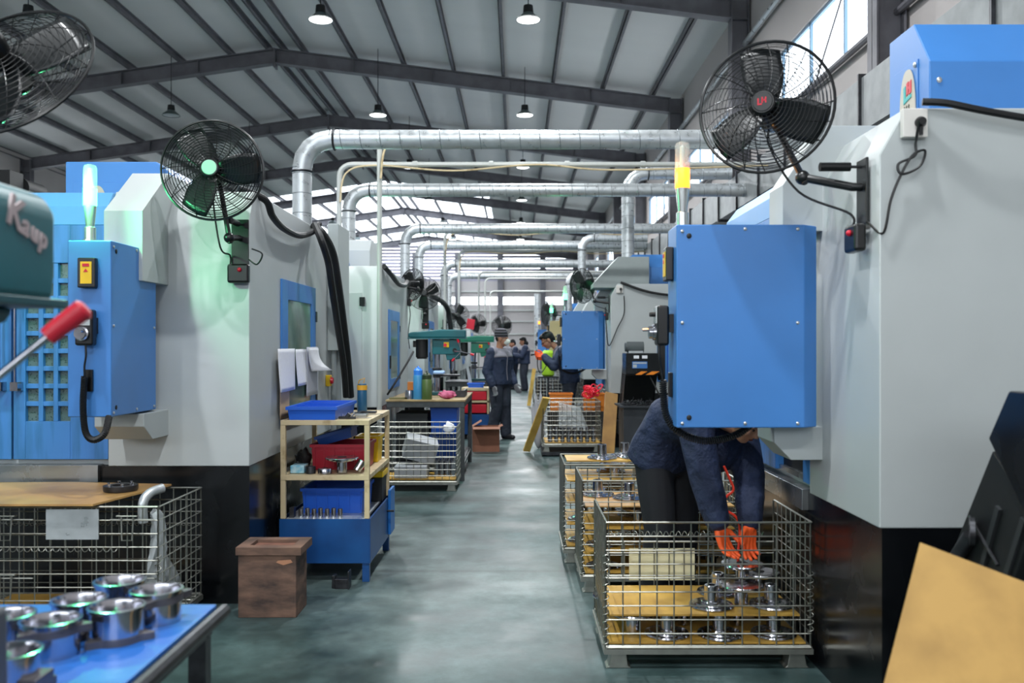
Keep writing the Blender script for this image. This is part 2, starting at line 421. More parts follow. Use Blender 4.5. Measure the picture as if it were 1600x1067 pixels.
def coil(path, r, turns, n=10):
    """helical cord around a path"""
    pts = smooth_path(path, 12); k = len(pts); N = turns * n; out = []
    L = [0]
    for i in range(1, k): L.append(L[-1] + (pts[i]-pts[i-1]).length)
    a = (pts[1]-pts[0]).orthogonal().normalized(); j = 0; T0 = None
    for i in range(N + 1):
        d = L[-1] * i / N
        while j < k - 2 and L[j+1] < d: j += 1
        t = (d - L[j]) / max(1e-6, L[j+1]-L[j]); p = pts[j].lerp(pts[j+1], t); T = (pts[j+1]-pts[j]).normalized()
        a = (a - T*a.dot(T)).normalized(); b = T.cross(a); an = 2*math.pi*i/n
        out.append(p + (a*math.cos(an) + b*math.sin(an)) * r)
    return out
def machine(loc, rz, kind, lens, access=False, glass=glass_g):
    m = empty('machining_center', loc, rz)
    W = 2.6; DP = 2.65 if kind == 'L' else 2.1; nr = 9
    pil = -.82
    prof = [(0, .8), (0, 2.23), (.1, 2.41), (DP, 2.41), (DP, .8)]
    mb = MB().prism(prof, 'x', pil, 0)
    mb.prism([(.05, .8), (.05, 2.30), (.12, 2.38), (DP, 2.38), (DP, .8)], 'x', -W, pil + .01)
    mb.build('enclosure', white, m, bevel=.006)
    MB().box(-W, -.003, .01, DP - .05, 0, .8).build('base', black_m, m, smooth=0)
    # header bracket with its chamfered nose, and the lower arm that carries the control box
    hd = MB()
    h1 = [(.02, 1.0), (-.36, 2.0), (-.36, 2.23), (0, 2.5), (.5, 2.5), (.5, 1.9), (.02, 1.9)]
    ph, pa, q0, q1 = (.36, .34, -.68, -.47) if kind == 'L' else (.18, .22, -.86, -.64)
    hd.prism([(.3, 2.02 if kind == 'R' else 1.85), (-ph, 2.02 if kind == 'R' else 1.85), (-ph, 2.23), (0, 2.5), (.6, 2.5), (.6, 2.3), (.3, 2.3)], 'x', q0, q1)
    hd.build('header_bracket', white, m, bevel=.004)
    MB().prism([(.01, 1.13), (-pa, 1.13), (-pa, 1.06), (-pa*.65, .98), (.01, .98)], 'x', q0 - .06, q1).build('lower_arm', white, m, bevel=.004)
    # blue doors
    d = MB(); y0, y1 = .0, .05
    d.box(-2.5, -1.82, y0, y1, .84, 2.18).box(-1.34, -1.30, y0, y1, .84, 2.18) if 0 else None
    zw0, zw1 = 1.06, 1.98
    d.box(pil - .0, pil - (.22 if kind == 'L' else .10), y0, y1, .84, 2.2)
    if kind == 'R':
        door = d.build('door_post', blue, m, bevel=.003)
        MB().box(-1.39, pil - .11, .045, .05, .84, 2.2).build('opening_shade_sheet', black_matte, m, smooth=0)  # flat black sheet paints the shade of the opening into the machine
        MB().box(-1.38, pil - .12, .02, .045, .84, .865).build('chip_ledge', stain, m)
    else:
        d.box(-1.30, -1.37, y0, y1, .84, 2.2); d.box(-1.30, pil - .22, y0, y1, .84, zw0); d.box(-1.30, pil - .22, y0, y1, zw1, 2.2)
        nc = 3; nr = 9; xa, xb = -1.30, pil - .22
        for i in range(1, nc):
            x = xa + (xb-xa)*i/nc; d.box(x-.014, x+.014, y0+.004, y1-.004, zw0, zw1)
        for i in range(1, nr):
            z = zw0 + (zw1-zw0)*i/nr; d.box(xa, xb, y0+.007, y1-.002, z-.014, z+.014)
        door = d.build('door', door_m, m, bevel=.003)
        MB().box(xa, xb, .03, .035, zw0, zw1).build('door_window', glass_d, door, smooth=0)
    d = MB().box(-1.382, -1.6, y0, y1, .84, 2.2).box(-1.9, -2.5, y0, y1, .84, 2.2).box(-1.6, -1.9, y0, y1, .84, zw0).box(-1.6, -1.9, y0, y1, zw1, 2.2)
    for i in range(1, 4):
        x = -1.9 + .3*i/3; d.box(x-.014, x+.014, y0+.004, y1-.004, zw0, zw1)
    for i in range(1, nr):
        z = zw0 + (zw1-zw0)*i/nr; d.box(-1.9, -1.6, y0+.007, y1-.002, z-.014, z+.014)
    door2 = d.build('door', door_m, m, bevel=.003)
    MB().box(-1.9, -1.6, .03, .035, zw0, zw1).build('door_window', glass_d, door2, smooth=0)
    for dd, x in ((door, -1.335), (door2, -1.43)) if kind == 'L' else ((door2, -1.43),):
        MB().tube([(x, -.005, 1.28), (x, -.045, 1.28), (x, -.045, 1.76), (x, -.005, 1.76)], .009, 8).box(x-.022, x+.022, -.06, .0, 1.24, 1.29).box(x-.022, x+.022, -.06, .0, 1.75, 1.8).build('handle', chrome if 1 else 0, dd)
    MB().prism([(.0, 2.2), (.0, 2.31), (.07, 2.40), (.2, 2.40), (.2, 2.2)], 'x', -2.5, pil - .001).build('door_header', blue_l, m, bevel=.004)  # lighter blue puts the top light on this sloped strip into its colour
    MB().box(-2.55, pil - .05, -.02, .06, .71, .81).build('chip_tray', stain, m, bevel=.003)
    # side window (aisle side)
    f = MB(); a0, a1, z0, z1 = .68, 1.66, .97, 1.94
    f.box(0, .014, a0, a0+.15, z0, z1).box(0, .014, a1-.14, a1, z0, z1).box(0, .0138, a0+.15, a1-.14, z1-.13, z1).box(0, .0138, a0+.15, a1-.14, z0, z0+.12)
    sw = f.build('side_window', blue, m, bevel=.002)
    MB().box(.001, .006, a0+.15, a1-.14, z0+.12, z1-.13).build('pane', glass, sw, smooth=0)
    for (yy, zz) in ((a1+.012, 1.72), (a1+.012, 1.1)): MB().box(.0, .02, yy-.02, yy+.02, zz-.04, zz+.04).build('hinge', black_gloss, sw)
    MB().box(.012, .03, a0+.03, a0+.07, 1.22, 1.38).build('latch', black_gloss, sw, bevel=.003)
    if access:
        ap = MB().box(-.40, -.2, -.008, .01, .88, 2.1).build('access_panel', white, m, bevel=.002)
        for z in (2.0, 1.0): MB().box(-.225, -.165, -.022, .0, z-.05, z+.05).build('latch', black_gloss, ap, bevel=.003)
    # column cover
    if kind == 'L':
        x0, x1, ya, zt = -1.27, -.70, .40, 2.65
        MB().prism([(x0, 2.3), (x1+.12, 2.3), (x1+.12, zt-.1), (x1, zt), (x0, zt)][::1], 'y', ya, 1.9).build('column_cover', blue, m, bevel=.008)
        cc = kids(m)[-1] if False else sub(m, 'column_cover')
        MB().box(x0+.05, x1-.06, ya-.006, ya, 2.3, 2.52).build('cover_plate', blue, cc, bevel=.002)
        oval_badge(cc, (-1.07, ya-.006, 2.31), (1, 0, 0), (0, 0, 1), .14)
    else:
        x0, x1, ya, zt = -.68, -.28, .32, 2.885
        cc = MB().prism([(x0, 2.3), (x1, 2.3), (x1, 2.68), (x1-.15, zt), (x0, zt)], 'y', ya, 1.9).build('column_cover', blue, m, bevel=.006)
        MB().box(x0+.06, x1-.10, ya-.004, ya, 2.3, 2.72).build('cover_plate', blue, cc, bevel=.002)
        for (x, z) in ((x0+.08, 2.5), (x1-.12, 2.70)): MB().ell((x, ya-.008, z), .012, .006, .012).build('screw', bolt_m, cc)
        for y in (ya+.04,): MB().ell((x1+.002, y, 2.6), .006, .012, .012).build('screw', bolt_m, cc)
        oval_badge(cc, (x1-.19, ya-.006, 2.49), (1, 0, 0), (0, 0, 1), .155)
    # control box
    bx0, bx1, by0, by1, bz0, bz1 = -.71, -.49, -.69, -.06, 1.14, 2.03
    cb = MB().prism([(bx0, by0), (bx1, by0), (bx1, by1-.07), (bx1-.05, by1), (bx0, by1)], 'z', bz0, bz1).build('control_box', blue, m, bevel=.006)
    sc = [(by0+.025, bz1-.03), (by0+.3, bz1-.02), (by1-.1, bz1-.02), (by0+.025, 1.6), (by1-.1, 1.6), (by0+.025, bz0+.02), (by0+.3, bz0+.02), (by1-.1, bz0+.02)]
    for y, z in sc: MB().ell((bx1+.002, y, z), .005, .008, .008, nu=10, nv=6).build('screw', bolt_m, cb)
    for z in (bz1-.05, bz0+.045): MB().ell((bx1+.001, by0+.055, z), .004, .012, .012, nu=10, nv=6).build('rubber_plug', rubber, cb)
    xm = (bx0+bx1)/2
    sb = MB().box(xm-.045, xm+.045, by0-.035, by0, 1.79, 1.94).build('disconnect_switch', black_gloss, cb, bevel=.006)
    MB().box(xm-.028, xm+.028, by0-.038, by0-.034, 1.81, 1.92).build('warning_label', yellow, sb, smooth=0)
    MB().box(xm-.017, xm+.017, by0-.040, by0-.037, 1.895, 1.91).prism([(xm-.012, 1.868), (xm+.012, 1.868), (xm, 1.885)], 'y', by0-.040, by0-.037).build('warning_mark', lh_r, sb, smooth=0)
    # hand wheel pendant and its coiled cord
    pd = MB().box(xm-.04, xm+.05, by0-.075, by0-.02, 1.50, 1.68).build('hand_pendant', black_gloss, cb, bevel=.012)
    MB().box(xm-.035, xm+.045, by0-.02, by0, 1.56, 1.64).build('pendant_holder', black_matte, pd)
    MB().box(xm-.03, xm+.04, by0-.079, by0-.074, 1.60, 1.67).build('dial_plate', alu, pd, smooth=0)
    MB().lathe([(.036, 0), (.036, .012), (.028, .014), (.028, .03), (.001, .03)], align_z((xm, by0-.075, 1.56), (0, -1, 0))).cyl((xm+.018, by0-.1, 1.57), (xm+.018, by0-.135, 1.57), .007, 8).build('hand_wheel', chrome, pd)
    for dx, z in ((-.012, 1.64), (.022, 1.64)): MB().cyl((xm+dx, by0-.076, z), (xm+dx, by0-.10, z), .010, 10).build('selector_knob', black_matte, pd)
    MB().box(xm-.022, xm+.022, by0-.016, by0, 1.27, 1.38).build('cord_hook', black_gloss, cb, bevel=.003)
    c1 = [(xm+.01, by0-.06, 1.50), (xm+.012, by0-.06, 1.47)]
    cd = MB().tube(smooth_path([(xm+.01, by0-.06, 1.51), (xm+.012, by0-.06, 1.45), (xm+.0, by0-.05, 1.40), (xm-.005, by0-.04, 1.345)]), .005, 6)
    if kind == 'L':
        path = [(xm-.005, by0-.04, 1.345), (xm-.012, by0-.04, 1.2), (xm+.0, by0-.04, 1.07), (xm+.04, by0-.04, 1.03), (xm+.09, by0-.03, 1.06), (xm+.1, by0-.0, 1.145)]
    else:
        path = [(xm-.005, by0-.04, 1.345), (xm+.0, by0-.03, 1.2), (xm+.02, by0+.02, 1.12), (xm+.03, by0+.14, 1.075), (xm+.02, by0+.28, 1.10), (xm+.0, by0+.36, 1.15)]
    cd.tube(coil(path, .014, 62, 8), .0045, 4)
    cd.build('coiled_cord', rubber, cb)
    # signal light
    sx, sy = -.62, -.64
    sl = MB().lathe([(.036, 0), (.036, .008), (.028, .01), (.028, .07), (.021, .075), (.03, .17), (.031, .18), (.001, .18)], Matrix.Translation((sx, sy, bz1)), 18).build('signal_light', alu, m)
    e = MB().lathe([(.031, .18), (.033, .185), (.033, .27), (.001, .27)], Matrix.Translation((sx, sy, bz1)), 18).build('lit_segment', lens, sl)
    MB().lathe([(.033, .27), (.033, .37), (.028, .385), (.012, .392), (.001, .392)], Matrix.Translation((sx, sy, bz1)), 18).build('clear_tube', lens_clear, sl)
    MB().lathe([(.012, .27), (.012, .37), (.001, .375)], Matrix.Translation((sx, sy, bz1)), 10).build('lamp_core', core_m, sl)
    return m
def glow(m, col, power):
    L = bpy.data.lights.new('signal_glow', 'POINT'); L.energy = power; L.color = col; L.shadow_soft_size = .035
    o = bpy.data.objects.new('signal_glow', L); C.objects.link(o); o.parent = m; o.location = (-.62, -.72, 2.26)

LX = -1.55
L1 = machine((LX, 5.2, 0), 0, 'L', lens_g)
tag(L1, 'white and blue machining centre nearest on the left, green signal light on its box', 'machine', 'machining centres along the aisle')
KIDS.clear()
Lx = [(10.14, 'second white machining centre on the left, behind the beige tool shelf'), (15.1, 'third white machining centre on the left, behind the large teal drill press'),
      (20.0, 'fourth white machining centre on the left, behind the fan with the red sign'), (25.0, 'fifth white machining centre on the left aisle side, far away'),
      (30.0, 'sixth white machining centre on the left aisle side, near the far end')]
for i, (y, lb) in enumerate(Lx):
    if i == 0: o = machine((LX, y, 0), 0, 'L', lens_g, access=True); l2 = o
    else: o = copy_tree(L1, (LX, y, 0))
    tag(o, lb, 'machine', 'machining centres along the aisle')
    if y < 22: glow(o, (.25, 1, .5), 9)
glow(L1, (.12, 1, .38), 26)
R1 = machine((1.39, 3.43, 0), R(-90), 'R', lens_a)
tag(R1, 'white and blue machining centre nearest on the right, amber signal light on its box', 'machine', 'machining centres along the aisle')
glow(R1, (1, .5, .12), 2)
deep = mat('deep_blue_pane', '#1048c0', .15)
R2 = machine((1.39, 13.2, 0), R(-90), 'R', lens_g, glass=deep)
tag(R2, 'second white machining centre on the right, with a grey extraction hood on its roof', 'machine', 'machining centres along the aisle')
glow(R2, (.2, 1, .45), 4)
MB().prism([(-.25, 2.36), (-.25, 2.42), (.12, 2.82), (.58, 2.82), (.58, 2.36)], 'x', -.8, -.1).build('extraction_hood', mat('hood_grey', '#9aa3a2', .5, var=.1), R2, bevel=.006)
R3 = machine((1.39, 18.6, 0), R(-90), 'R', lens_g, glass=deep)
khaki = mat('khaki_panel', '#b5a97c', .5)
MB().box(-.49, -.485, -.69, -.1, 1.14, 2.03).build('cover_plate', khaki, R3)
tag(R3, 'third machining centre on the right, khaki control box side, behind the crouching worker', 'machine', 'machining centres along the aisle')
R3['label'] = 'third machining centre on the right, its khaki control box above the bowed worker'
glow(R3, (.2, 1, .45), 3)
o = copy_tree(R1, (1.39, 29.0, 0)); tag(o, 'farthest machining centre on the right, past the distant workers', 'machine', 'machining centres along the aisle')
for c in kids(o):
    if c.type == 'LIGHT': bpy.data.objects.remove(c)
# cabinet on the aisle side of the nearest left machine, with conduits and rotary switch
MB().box(0, .09, 2.15, 2.62, 1.46, 2.5).build('electrical_box', mat('cabinet_grey', '#a9b1b0', .5), L1, bevel=.005)
MB().cyl((.04, 2.2, 1.46), (.04, 2.2, .75), .022, 8).cyl((.05, 2.32, 1.46), (.05, 2.32, .75), .03, 8).build('cable_conduit', mat('conduit_grey', '#8b9394', .5), L1)
sw = MB().box(0, .035, 2.07, 2.15, 1.17, 1.26).build('rotary_switch', yellow, L1, bevel=.004); MB().lathe([(.028, 0), (.024, .02), (.001, .02)], align_z((.035, 2.11, 1.215), (1, 0, 0))).build('switch_knob', red, sw)
MB().prism([(1.3, 2.405), (1.3, 2.72), (1.42, 2.86), (2.2, 2.86), (2.2, 2.405)], 'x', -.95, -.32).build('roof_hood', white, l2, bevel=.006)
# machine set back on the right, and one in the row beyond on the left
m = empty('milling_machine', (2.9, 9.0, 0))
MB().box(-1.0, .6, -.9, .9, 0, 2.1).prism([(-1.0, 2.1), (.6, 2.1), (.6, 2.72), (-.55, 2.72)], 'y', -.9, .9).build('enclosure', white, m, bevel=.01)
MB().prism([(-.5, 2.3), (.55, 2.3), (.55, 2.66), (-.3, 2.66)], 'y', -.97, -.88).build('visor', blue_l, m, bevel=.01)
MB().prism([(-.3, 2.36), (.45, 2.36), (.45, 2.58), (-.15, 2.58)], 'y', -.98, -.96).build('visor_window', glass_d, m)
tag(m, 'white machine with light blue visor set back behind the nearest right control box', 'machine')
m = empty('grinding_machine', (-7.2, 11.5, 0))
MB().box(-1.2, 1.0, -1.1, 1.1, 0, 3.1).prism([(-1.2, 3.1), (1.0, 3.1), (.85, 3.42), (-1.2, 3.42)], 'y', -1.1, 1.1).build('enclosure', mat('shaded_green_panel', '#2c4038', .5), m, bevel=.01)  # dark green enclosure colour carries the shade on the machine's side
MB().prism([(-1.2, 3.42), (.86, 3.42), (.83, 3.5), (-1.2, 3.5)], 'y', -1.12, 1.12).build('roof_edge', white, m)
MB().box(.8, .98, -.5, -.2, 3.3, 3.66).cyl((.9, -.15, 3.5), (.9, .3, 3.5), .13, 14).build('motor', black_matte, m)
tag(m, 'machine with side shade painted dark green, pale roof edge in the row beyond, top left', 'machine')

# ---------------------------------------------------------------- wall fans
fan_m = mat('fan_black', '#0e1012', .32); blade_m = mat('fan_blade', '#14181a', .3)
def fan(c, nrm, Rr, plate, pn, label, badge_col='#1f6b5c', logo=False, cord=None, phase=0, reach=.2, rings=15, blade_tint=None, side=V((0,0,0)), rib=10, hub=True):
    c, nrm, plate, pn = V(c), V(nrm).normalized(), V(plate), V(pn).normalized()
    root = empty('wall_fan', plate)
    tag(root, label, 'fan', 'black guarded fans mounted on the machines')
    up = V((0, 0, 1)); a = (up - nrm*up.dot(nrm)).normalized(); b = a.cross(nrm)
    M = frame_m(c, b, a, nrm)   # z along the blowing direction
    def g(name, sgn, dep, mesh_r):
        mb = MB()
        h = lambda r: sgn * dep * (1 - (r / Rr) ** 2.4)
        for i in range(rings):
            r = .05 + (Rr - .05) * i / rings
            mb.tube([M @ V((r*math.cos(t), r*math.sin(t), h(r))) for t in [2*math.pi*q/36 for q in range(36)]], mesh_r, 4, closed=True)
        for q in range(rib * 2 if sgn > 0 else rib):
            t0 = 2*math.pi*q/(rib * 2 if sgn > 0 else rib)
            mb.tube([M @ V((r*math.cos(t0 + .5*(r/Rr-1)), r*math.sin(t0 + .5*(r/Rr-1)), h(r) - sgn*.002)) for r in [.04 + (Rr-.04)*j/7 for j in range(8)]], mesh_r * 1.25, 4)
        return mb
    wr = .0018 * (1 if rings > 12 else 1.5)
    fg = g('f', 1, .075, wr).build('front_grille', fan_m, root, world=True)
    g('r', -1, .10, wr).build('rear_grille', fan_m, root, world=True)
    MB().tube([M @ V((Rr*math.cos(t), Rr*math.sin(t), .0)) for t in [2*math.pi*q/48 for q in range(48)]], .007, 6, closed=True).build('rim', fan_m, root, world=True)
    MB().lathe([(.048, .072), (.05, .08), (.045, .086), (.001, .087)], M, 20).build('hub_cap', fan_m, root, world=True)
    ba = MB().lathe([(.04, .087), (.038, .0895), (.001, .0895)], M, 20).build('badge', mat('fan_badge' + badge_col, badge_col, .35), sub(root, 'hub_cap'), world=True)
    if logo:
        mb = MB(); s = .03; Mz = M @ Matrix.Translation((0, 0, .090)) @ Matrix.Rotation(R(180), 4, 'Y') @ Matrix.Translation((0, -.008, 0)) if False else M @ Matrix.Translation((-.002, -.006, .0895))
        for x in (-.002, .012): mb.box(x, x+.006, .0, .024, 0, .0015, Mz)
        mb.box(-.002, .018, .009, .014, 0, .0015, Mz); mb.box(-.018, -.012, -.004, .02, 0, .0015, Mz).box(-.018, .0, -.008, -.002, 0, .0015, Mz)
        mb.build('logo', lh_r, ba, world=True, smooth=0)
    for q in range(3):
        t0 = phase + 2*math.pi*q/3; mb = MB(); vs = []; nu, nv = 6, 8
        for i in range(nu + 1):
            r = .03 + (Rr * .88 - .03) * i / nu; wdt = (.35 + .0 * i) if i else .5
            hw = (.028 + .055 * math.sin(math.pi * min(1, (i+1) / nu) * .62)) * Rr / .27
            for j in range(nv + 1):
                s = -1 + 2*j/nv; xx = r + .012*(1 - s*s) * (i / nu); yy = hw * s + .02 * i / nu
                zz = -.012 + .028 * s * (1 - .35*i/nu)
                vs.append(M @ V((xx*math.cos(t0) - yy*math.sin(t0), xx*math.sin(t0) + yy*math.cos(t0), zz)))
        fs = [(i*(nv+1)+j, i*(nv+1)+j+1, (i+1)*(nv+1)+j+1, (i+1)*(nv+1)+j) for i in range(nu) for j in range(nv)]
        mb.add(vs, fs).build('blade', blade_m, root, world=True, solid=.003)
    MB().lathe([(.001, -.03), (.042, -.03), (.05, -.06), (.055, -.1), (.06, -.12), (.06, -.2), (.05, -.225), (.02, -.235), (.001, -.235)], M, 20).build('motor', fan_m, root, world=True)
    MB().lathe([(.03, -.03), (.03, .01), (.001, .01)], M, 16).build('blade_hub', fan_m, root, world=True)
    # bracket: plate on the wall, arm, neck up to the motor
    s1 = pn.cross(up).normalized(); mb = MB()
    rotbox(mb, plate, s1, up, .05, .13, .012)
    mb.build('wall_plate', fan_m, root, world=True, bevel=.003)
    mot = M @ V((0, 0, -.15)); elbow = plate + pn * reach + up * .0 + side
    MB().tube([plate + up*.02, plate + pn*.04 + up*.02, elbow + up*.0], .017, 10).ell(elbow, .03, .03, .03).build('arm', fan_m, root, world=True)
    MB().tube([elbow - (mot-elbow).normalized()*.03, elbow, mot], .014, 10).build('neck', fan_m, root, world=True)
    h0 = plate + up*.1
    MB().cyl(h0, h0 + pn*.05, .006, 8).cyl(h0 + pn*.05, h0 + pn*.17, .018, 12).build('adjusting_handle', fan_m, root, world=True)
    bx = plate - up*.185 + pn*.03; mb = MB(); rotbox(mb, bx, s1, up, .062, .055, .05)
    sb = mb.build('switch_box', black_gloss, root, world=True, bevel=.014)
    kb = bx + pn*.028 + up*.02 - s1*.012
    MB().ell(kb, .013, .013, .013, nu=10, nv=6).build('button', lh_r, sb, world=True)
    MB().tube(smooth_path([mot - up*.04, mot - up*.12 + s1*.03, elbow + s1*.05 - up*.05, plate + pn*.03 + s1*.05 - up*.08, bx + s1*.05 + up*.04]), .005, 6).build('fan_cable', rubber, root, world=True)
    if cord: MB().tube(smooth_path(cord), .005, 6).build('power_cord', rubber, root, world=True)
    return root
# nearest right fan on the chamfer of the nearest right machine
fan((1.035, 3.72, 2.49), (-.40, -.90, .02), .272, (1.375, 3.56, 2.11), (-1, 0, 0), 'large black wall fan with red letters on its hub, upper right', '#16181a', True,
    cord=[(1.375, 3.50, 1.98), (1.40, 3.42, 1.93+.0), (1.42, 3.40, 2.05), (1.455, 3.40, 2.14), (1.50, 3.395, 2.22), (1.55, 3.40, 2.24), (1.53, 3.40, 2.18), (1.46, 3.395, 2.15), (1.45, 3.40, 2.19), (1.51, 3.395, 2.22), (1.515, 3.40, 2.27), (1.515, 3.37, 2.345)], phase=1.6, reach=.2, side=V((0, .12, .08)))
# nearest left fan
fan((-1.655, 4.88, 2.455), (.12, -.99, .0), .27, (-1.60, 5.19, 2.10), (0, -1, 0), 'black wall fan lit green from below, on the nearest left machine', '#9cc4b4', False,
    cord=[(-1.55, 5.19, 2.0), (-1.50, 5.18, 1.97), (-1.47, 5.18, 2.03), (-1.53, 5.18, 2.06)], phase=.0, reach=.2)
fan((-1.60, 13.7, 2.43), (-.55, -.75, .1), .25, (-1.55, 12.72, 2.3), (1, 0, 0), 'black fan seen from behind, left of the pair beyond the second left machine', '#2b2d2f', rings=10, reach=.15)
fan((-1.52, 14.75, 2.36), (.05, -1, .05), .27, (-1.53, 15.09, 2.02), (0, -1, 0), 'black fan facing the aisle, right of the pair above the teal drill press', '#2b2d2f', rings=10, reach=.2, phase=.4)
fan((-1.30, 19.7, 2.16), (.3, -.9, .1), .27, (-1.60, 19.99, 1.95), (0, -1, 0), 'distant black fan behind a hanging red sign', '#2b2d2f', rings=9, reach=.2, phase=1)
fan((-1.05, 24.6, 2.1), (.5, -.8, .1), .27, (-1.56, 24.99, 1.95), (0, -1, 0), 'far black fan just left of the striped hat', '#2b2d2f', rings=8, reach=.2)
fan((-.36, 22.0, 1.98), (.2, -.9, 0), .25, (-.36, 22.4, 1.5), (0, -1, 0), 'dark fan head right above the striped hat', '#2b2d2f', rings=9)
fan((1.02, 13.9, 2.43), (-.75, -.62, -.1), .27, (1.375, 13.36, 2.12), (-1, 0, 0), 'black wall fan on the second right machine, above the small blue box', '#2b2d2f', rings=12, reach=.2, side=V((0, .1, .05)))
fan((.70, 19.6, 2.2), (-.8, -.55, 0), .28, (1.37, 18.8, 2.1), (-1, 0, 0), 'dark fan above the bowed worker, green light below it', '#2b2d2f', rings=10, reach=.35)
fan((-1.95, 3.45, 2.56), (.12, .86, -.50), .33, (-2.6, 3.2, 2.75), (1, 0, 0), 'blurred black fan cut by the top left corner, seen from behind', '#2b2d2f', rings=14, reach=.3, phase=.3)
p = empty('fan_post', (-2.62, 3.2, 0)); MB().cyl((0, 0, 0), (0, 0, 3.0), .035, 12).build('pole', fan_m, p); MB().lathe([(.25, 0), (.25, .03), (.04, .05)], n=24).build('foot', fan_m, p)
tag(p, 'black steel post holding the top left fan', 'post')

# socket, plug and thick hose on the nearest right machine
s = empty('socket_box', (1.515, 3.425, 2.345))
MB().box(-.05, .045, -.03, 0, -.055, .055).build('box', mat('socket_white', '#d9d6d0', .45), s, bevel=.004)
MB().lathe([(.019, 0), (.021, .015), (.014, .03), (.001, .03)], align_z((.012, -.03, 0), (0, -1, 0))).tube([(.012, -.045, -.005), (.012, -.045, -.05)], .007, 8).build('plug', black_gloss, s)
tag(s, 'white socket box with black plug on the corner of the nearest right machine', 'socket')
tag(MB().tube(smooth_path([(1.54, 3.40, 2.425), (1.62, 3.38, 2.415), (1.75, 3.37, 2.385), (1.95, 3.37, 2.35), (2.3, 3.38, 2.30), (2.7, 3.40, 2.38)]), .014, 10).build('hose', rubber), 'thick black hose sagging from the nearest right machine top', 'hose')
s = copy_tree(s, (1.52, 13.195, 2.33)); tag(s, 'small white socket box on the second right machine', 'socket')
tag(MB().tube(smooth_path([(1.53, 13.16, 2.43), (1.9, 13.15, 2.30), (2.3, 13.15, 2.24), (2.9, 13.15, 2.26)]), .02, 8).build('hose', rubber), 'black hose sagging across the side of the second right machine', 'hose')
tag(MB().tube(smooth_path([at(975, 462, 13.16), at(975, 490, 13.15), at(965, 512, 13.15), at(952, 540, 13.15), at(948, 520, 13.15), at(946, 480, 13.2)]), .008, 6).build('cord', rubber), 'thin black cord hanging below the small socket on the right', 'cord')
# thick hoses of the left machines
h = empty('cable_bundle', (LX, 6.0, 2.4))
def sd(px, py, X): Y = -X * 1400 / (CX - px); return at(px, py, Y)
MB().tube(smooth_path([V((LX - .10, 5.32, 2.43)), sd(414, 312, -1.52), sd(426, 338, -1.50), sd(445, 358, -1.50), sd(470, 368, -1.50), sd(492, 360, -1.50), sd(499, 350, -1.49)]), .022, 10).build('hose', rubber, h, world=True)
MB().tube(smooth_path([sd(490, 352, -1.53), sd(505, 366, -1.45), sd(520, 395, -1.42), sd(528, 440, -1.40), sd(536, 500, -1.40), sd(543, 560, -1.40), sd(548, 620, -1.40)]), .030, 10).build('hose', rubber, h, world=True)
MB().tube(smooth_path([sd(492, 352, -1.50), sd(502, 375, -1.41), sd(513, 410, -1.38), sd(519, 450, -1.37), sd(528, 510, -1.37), sd(537, 570, -1.37), sd(541, 620, -1.37)]), .026, 8).build('hose', rubber, h, world=True)
tag(h, 'thick black hoses draped over the nearest left machine and down its side', 'hose')
tag(MB().tube(smooth_path([sd(600, 416, -1.52), sd(612, 430, -1.49), sd(622, 443, -1.49), sd(632, 446, -1.49), sd(636, 440, -1.49)]), .03, 8).build('hose', rubber), 'black hose draped over the second left machine', 'hose')
tag(MB().tube(smooth_path([(LX, 16.0, 2.42), at(697, 478, 17.4), at(704, 510, 17.6), at(707, 560, 17.6), at(707, 600, 17.6)]), .05, 8).build('hose', rubber), 'black hose running down behind the large teal drill press', 'hose')
tag(MB().tube(smooth_path([at(637, 470, 14.9), at(641, 490, 14.9), at(638, 520, 14.9), at(640, 545, 14.9)]), .008, 6).build('cord', rubber), 'thin black cord hanging on the third left machine', 'cord')

# ---------------------------------------------------------------- ducts and conduits
seam_m = mat('seam_grey', '#868c90', .45, metal=.4)
def duct(x, Y, z, z0, xe, r, label):
    root = empty('duct_pipe', (x, Y, z0)); tag(root, label, 'duct', 'galvanised ducts crossing the aisle')
    b_ = .28
    mb = MB().cyl((x, Y, z0), (x, Y, z - b_), r, 24); se = MB(); q = z0 + .1
    while q < z - b_: se.ring((x, Y, q), (0, .1, 1), r, .004, 24); q += .19
    mb.build('riser', galv, root, world=True, extra=[(se, seam_m)])
    el = [(x + b_ - b_*math.cos(t), Y, z - b_ + b_*math.sin(t)) for t in [math.pi/2*i/4 for i in range(5)]]
    MB().tube(el, r*1.02, 24).build('elbow', galv, root, world=True, smooth=25)
    mb = MB().cyl((x + b_, Y, z), (xe, Y, z), r, 24); se = MB(); q = x + b_ + .1
    while q < xe: se.ring((q, Y, z), (1, 0, .12), r, .004, 24); q += .19
    mb.build('cross_run', galv, root, world=True, extra=[(se, seam_m)])
    cl = MB().ring((x + b_ + .03, Y, z), (1, 0, 0), r + .008, .010, 24).ring((x, Y, z - b_ - .03), (0, 0, 1), r + .008, .010, 24)
    cl.build('clamp', steel_d, root, world=True)
    return root
DXe = 3.32
duct(at(472, 0, 8.6).x, 8.6, at(0, 218, 8.6).z, 0, DXe, 0.092, 'large galvanised duct crossing the aisle, nearest of the set, bend at left')
duct(at(545, 0, 12.98).x, 12.98, at(0, 297, 12.98).z, 0, DXe, 0.095, 'galvanised duct crossing the aisle, second from the viewer')
duct(at(633, 0, 17.95).x, 17.95, at(0, 357, 17.95).z, 0, DXe, 0.1, 'galvanised duct crossing the aisle, third from the viewer')
duct(at(655, 0, 22.8).x, 22.8, at(0, 383, 22.8).z, 0, DXe, 0.11, 'galvanised duct crossing the aisle, fourth from the viewer')
duct(at(694, 0, 23.7).x, 23.7, at(0, 412, 23.7).z, 0, DXe, 0.1, 'galvanised duct crossing the aisle, fifth from the viewer')
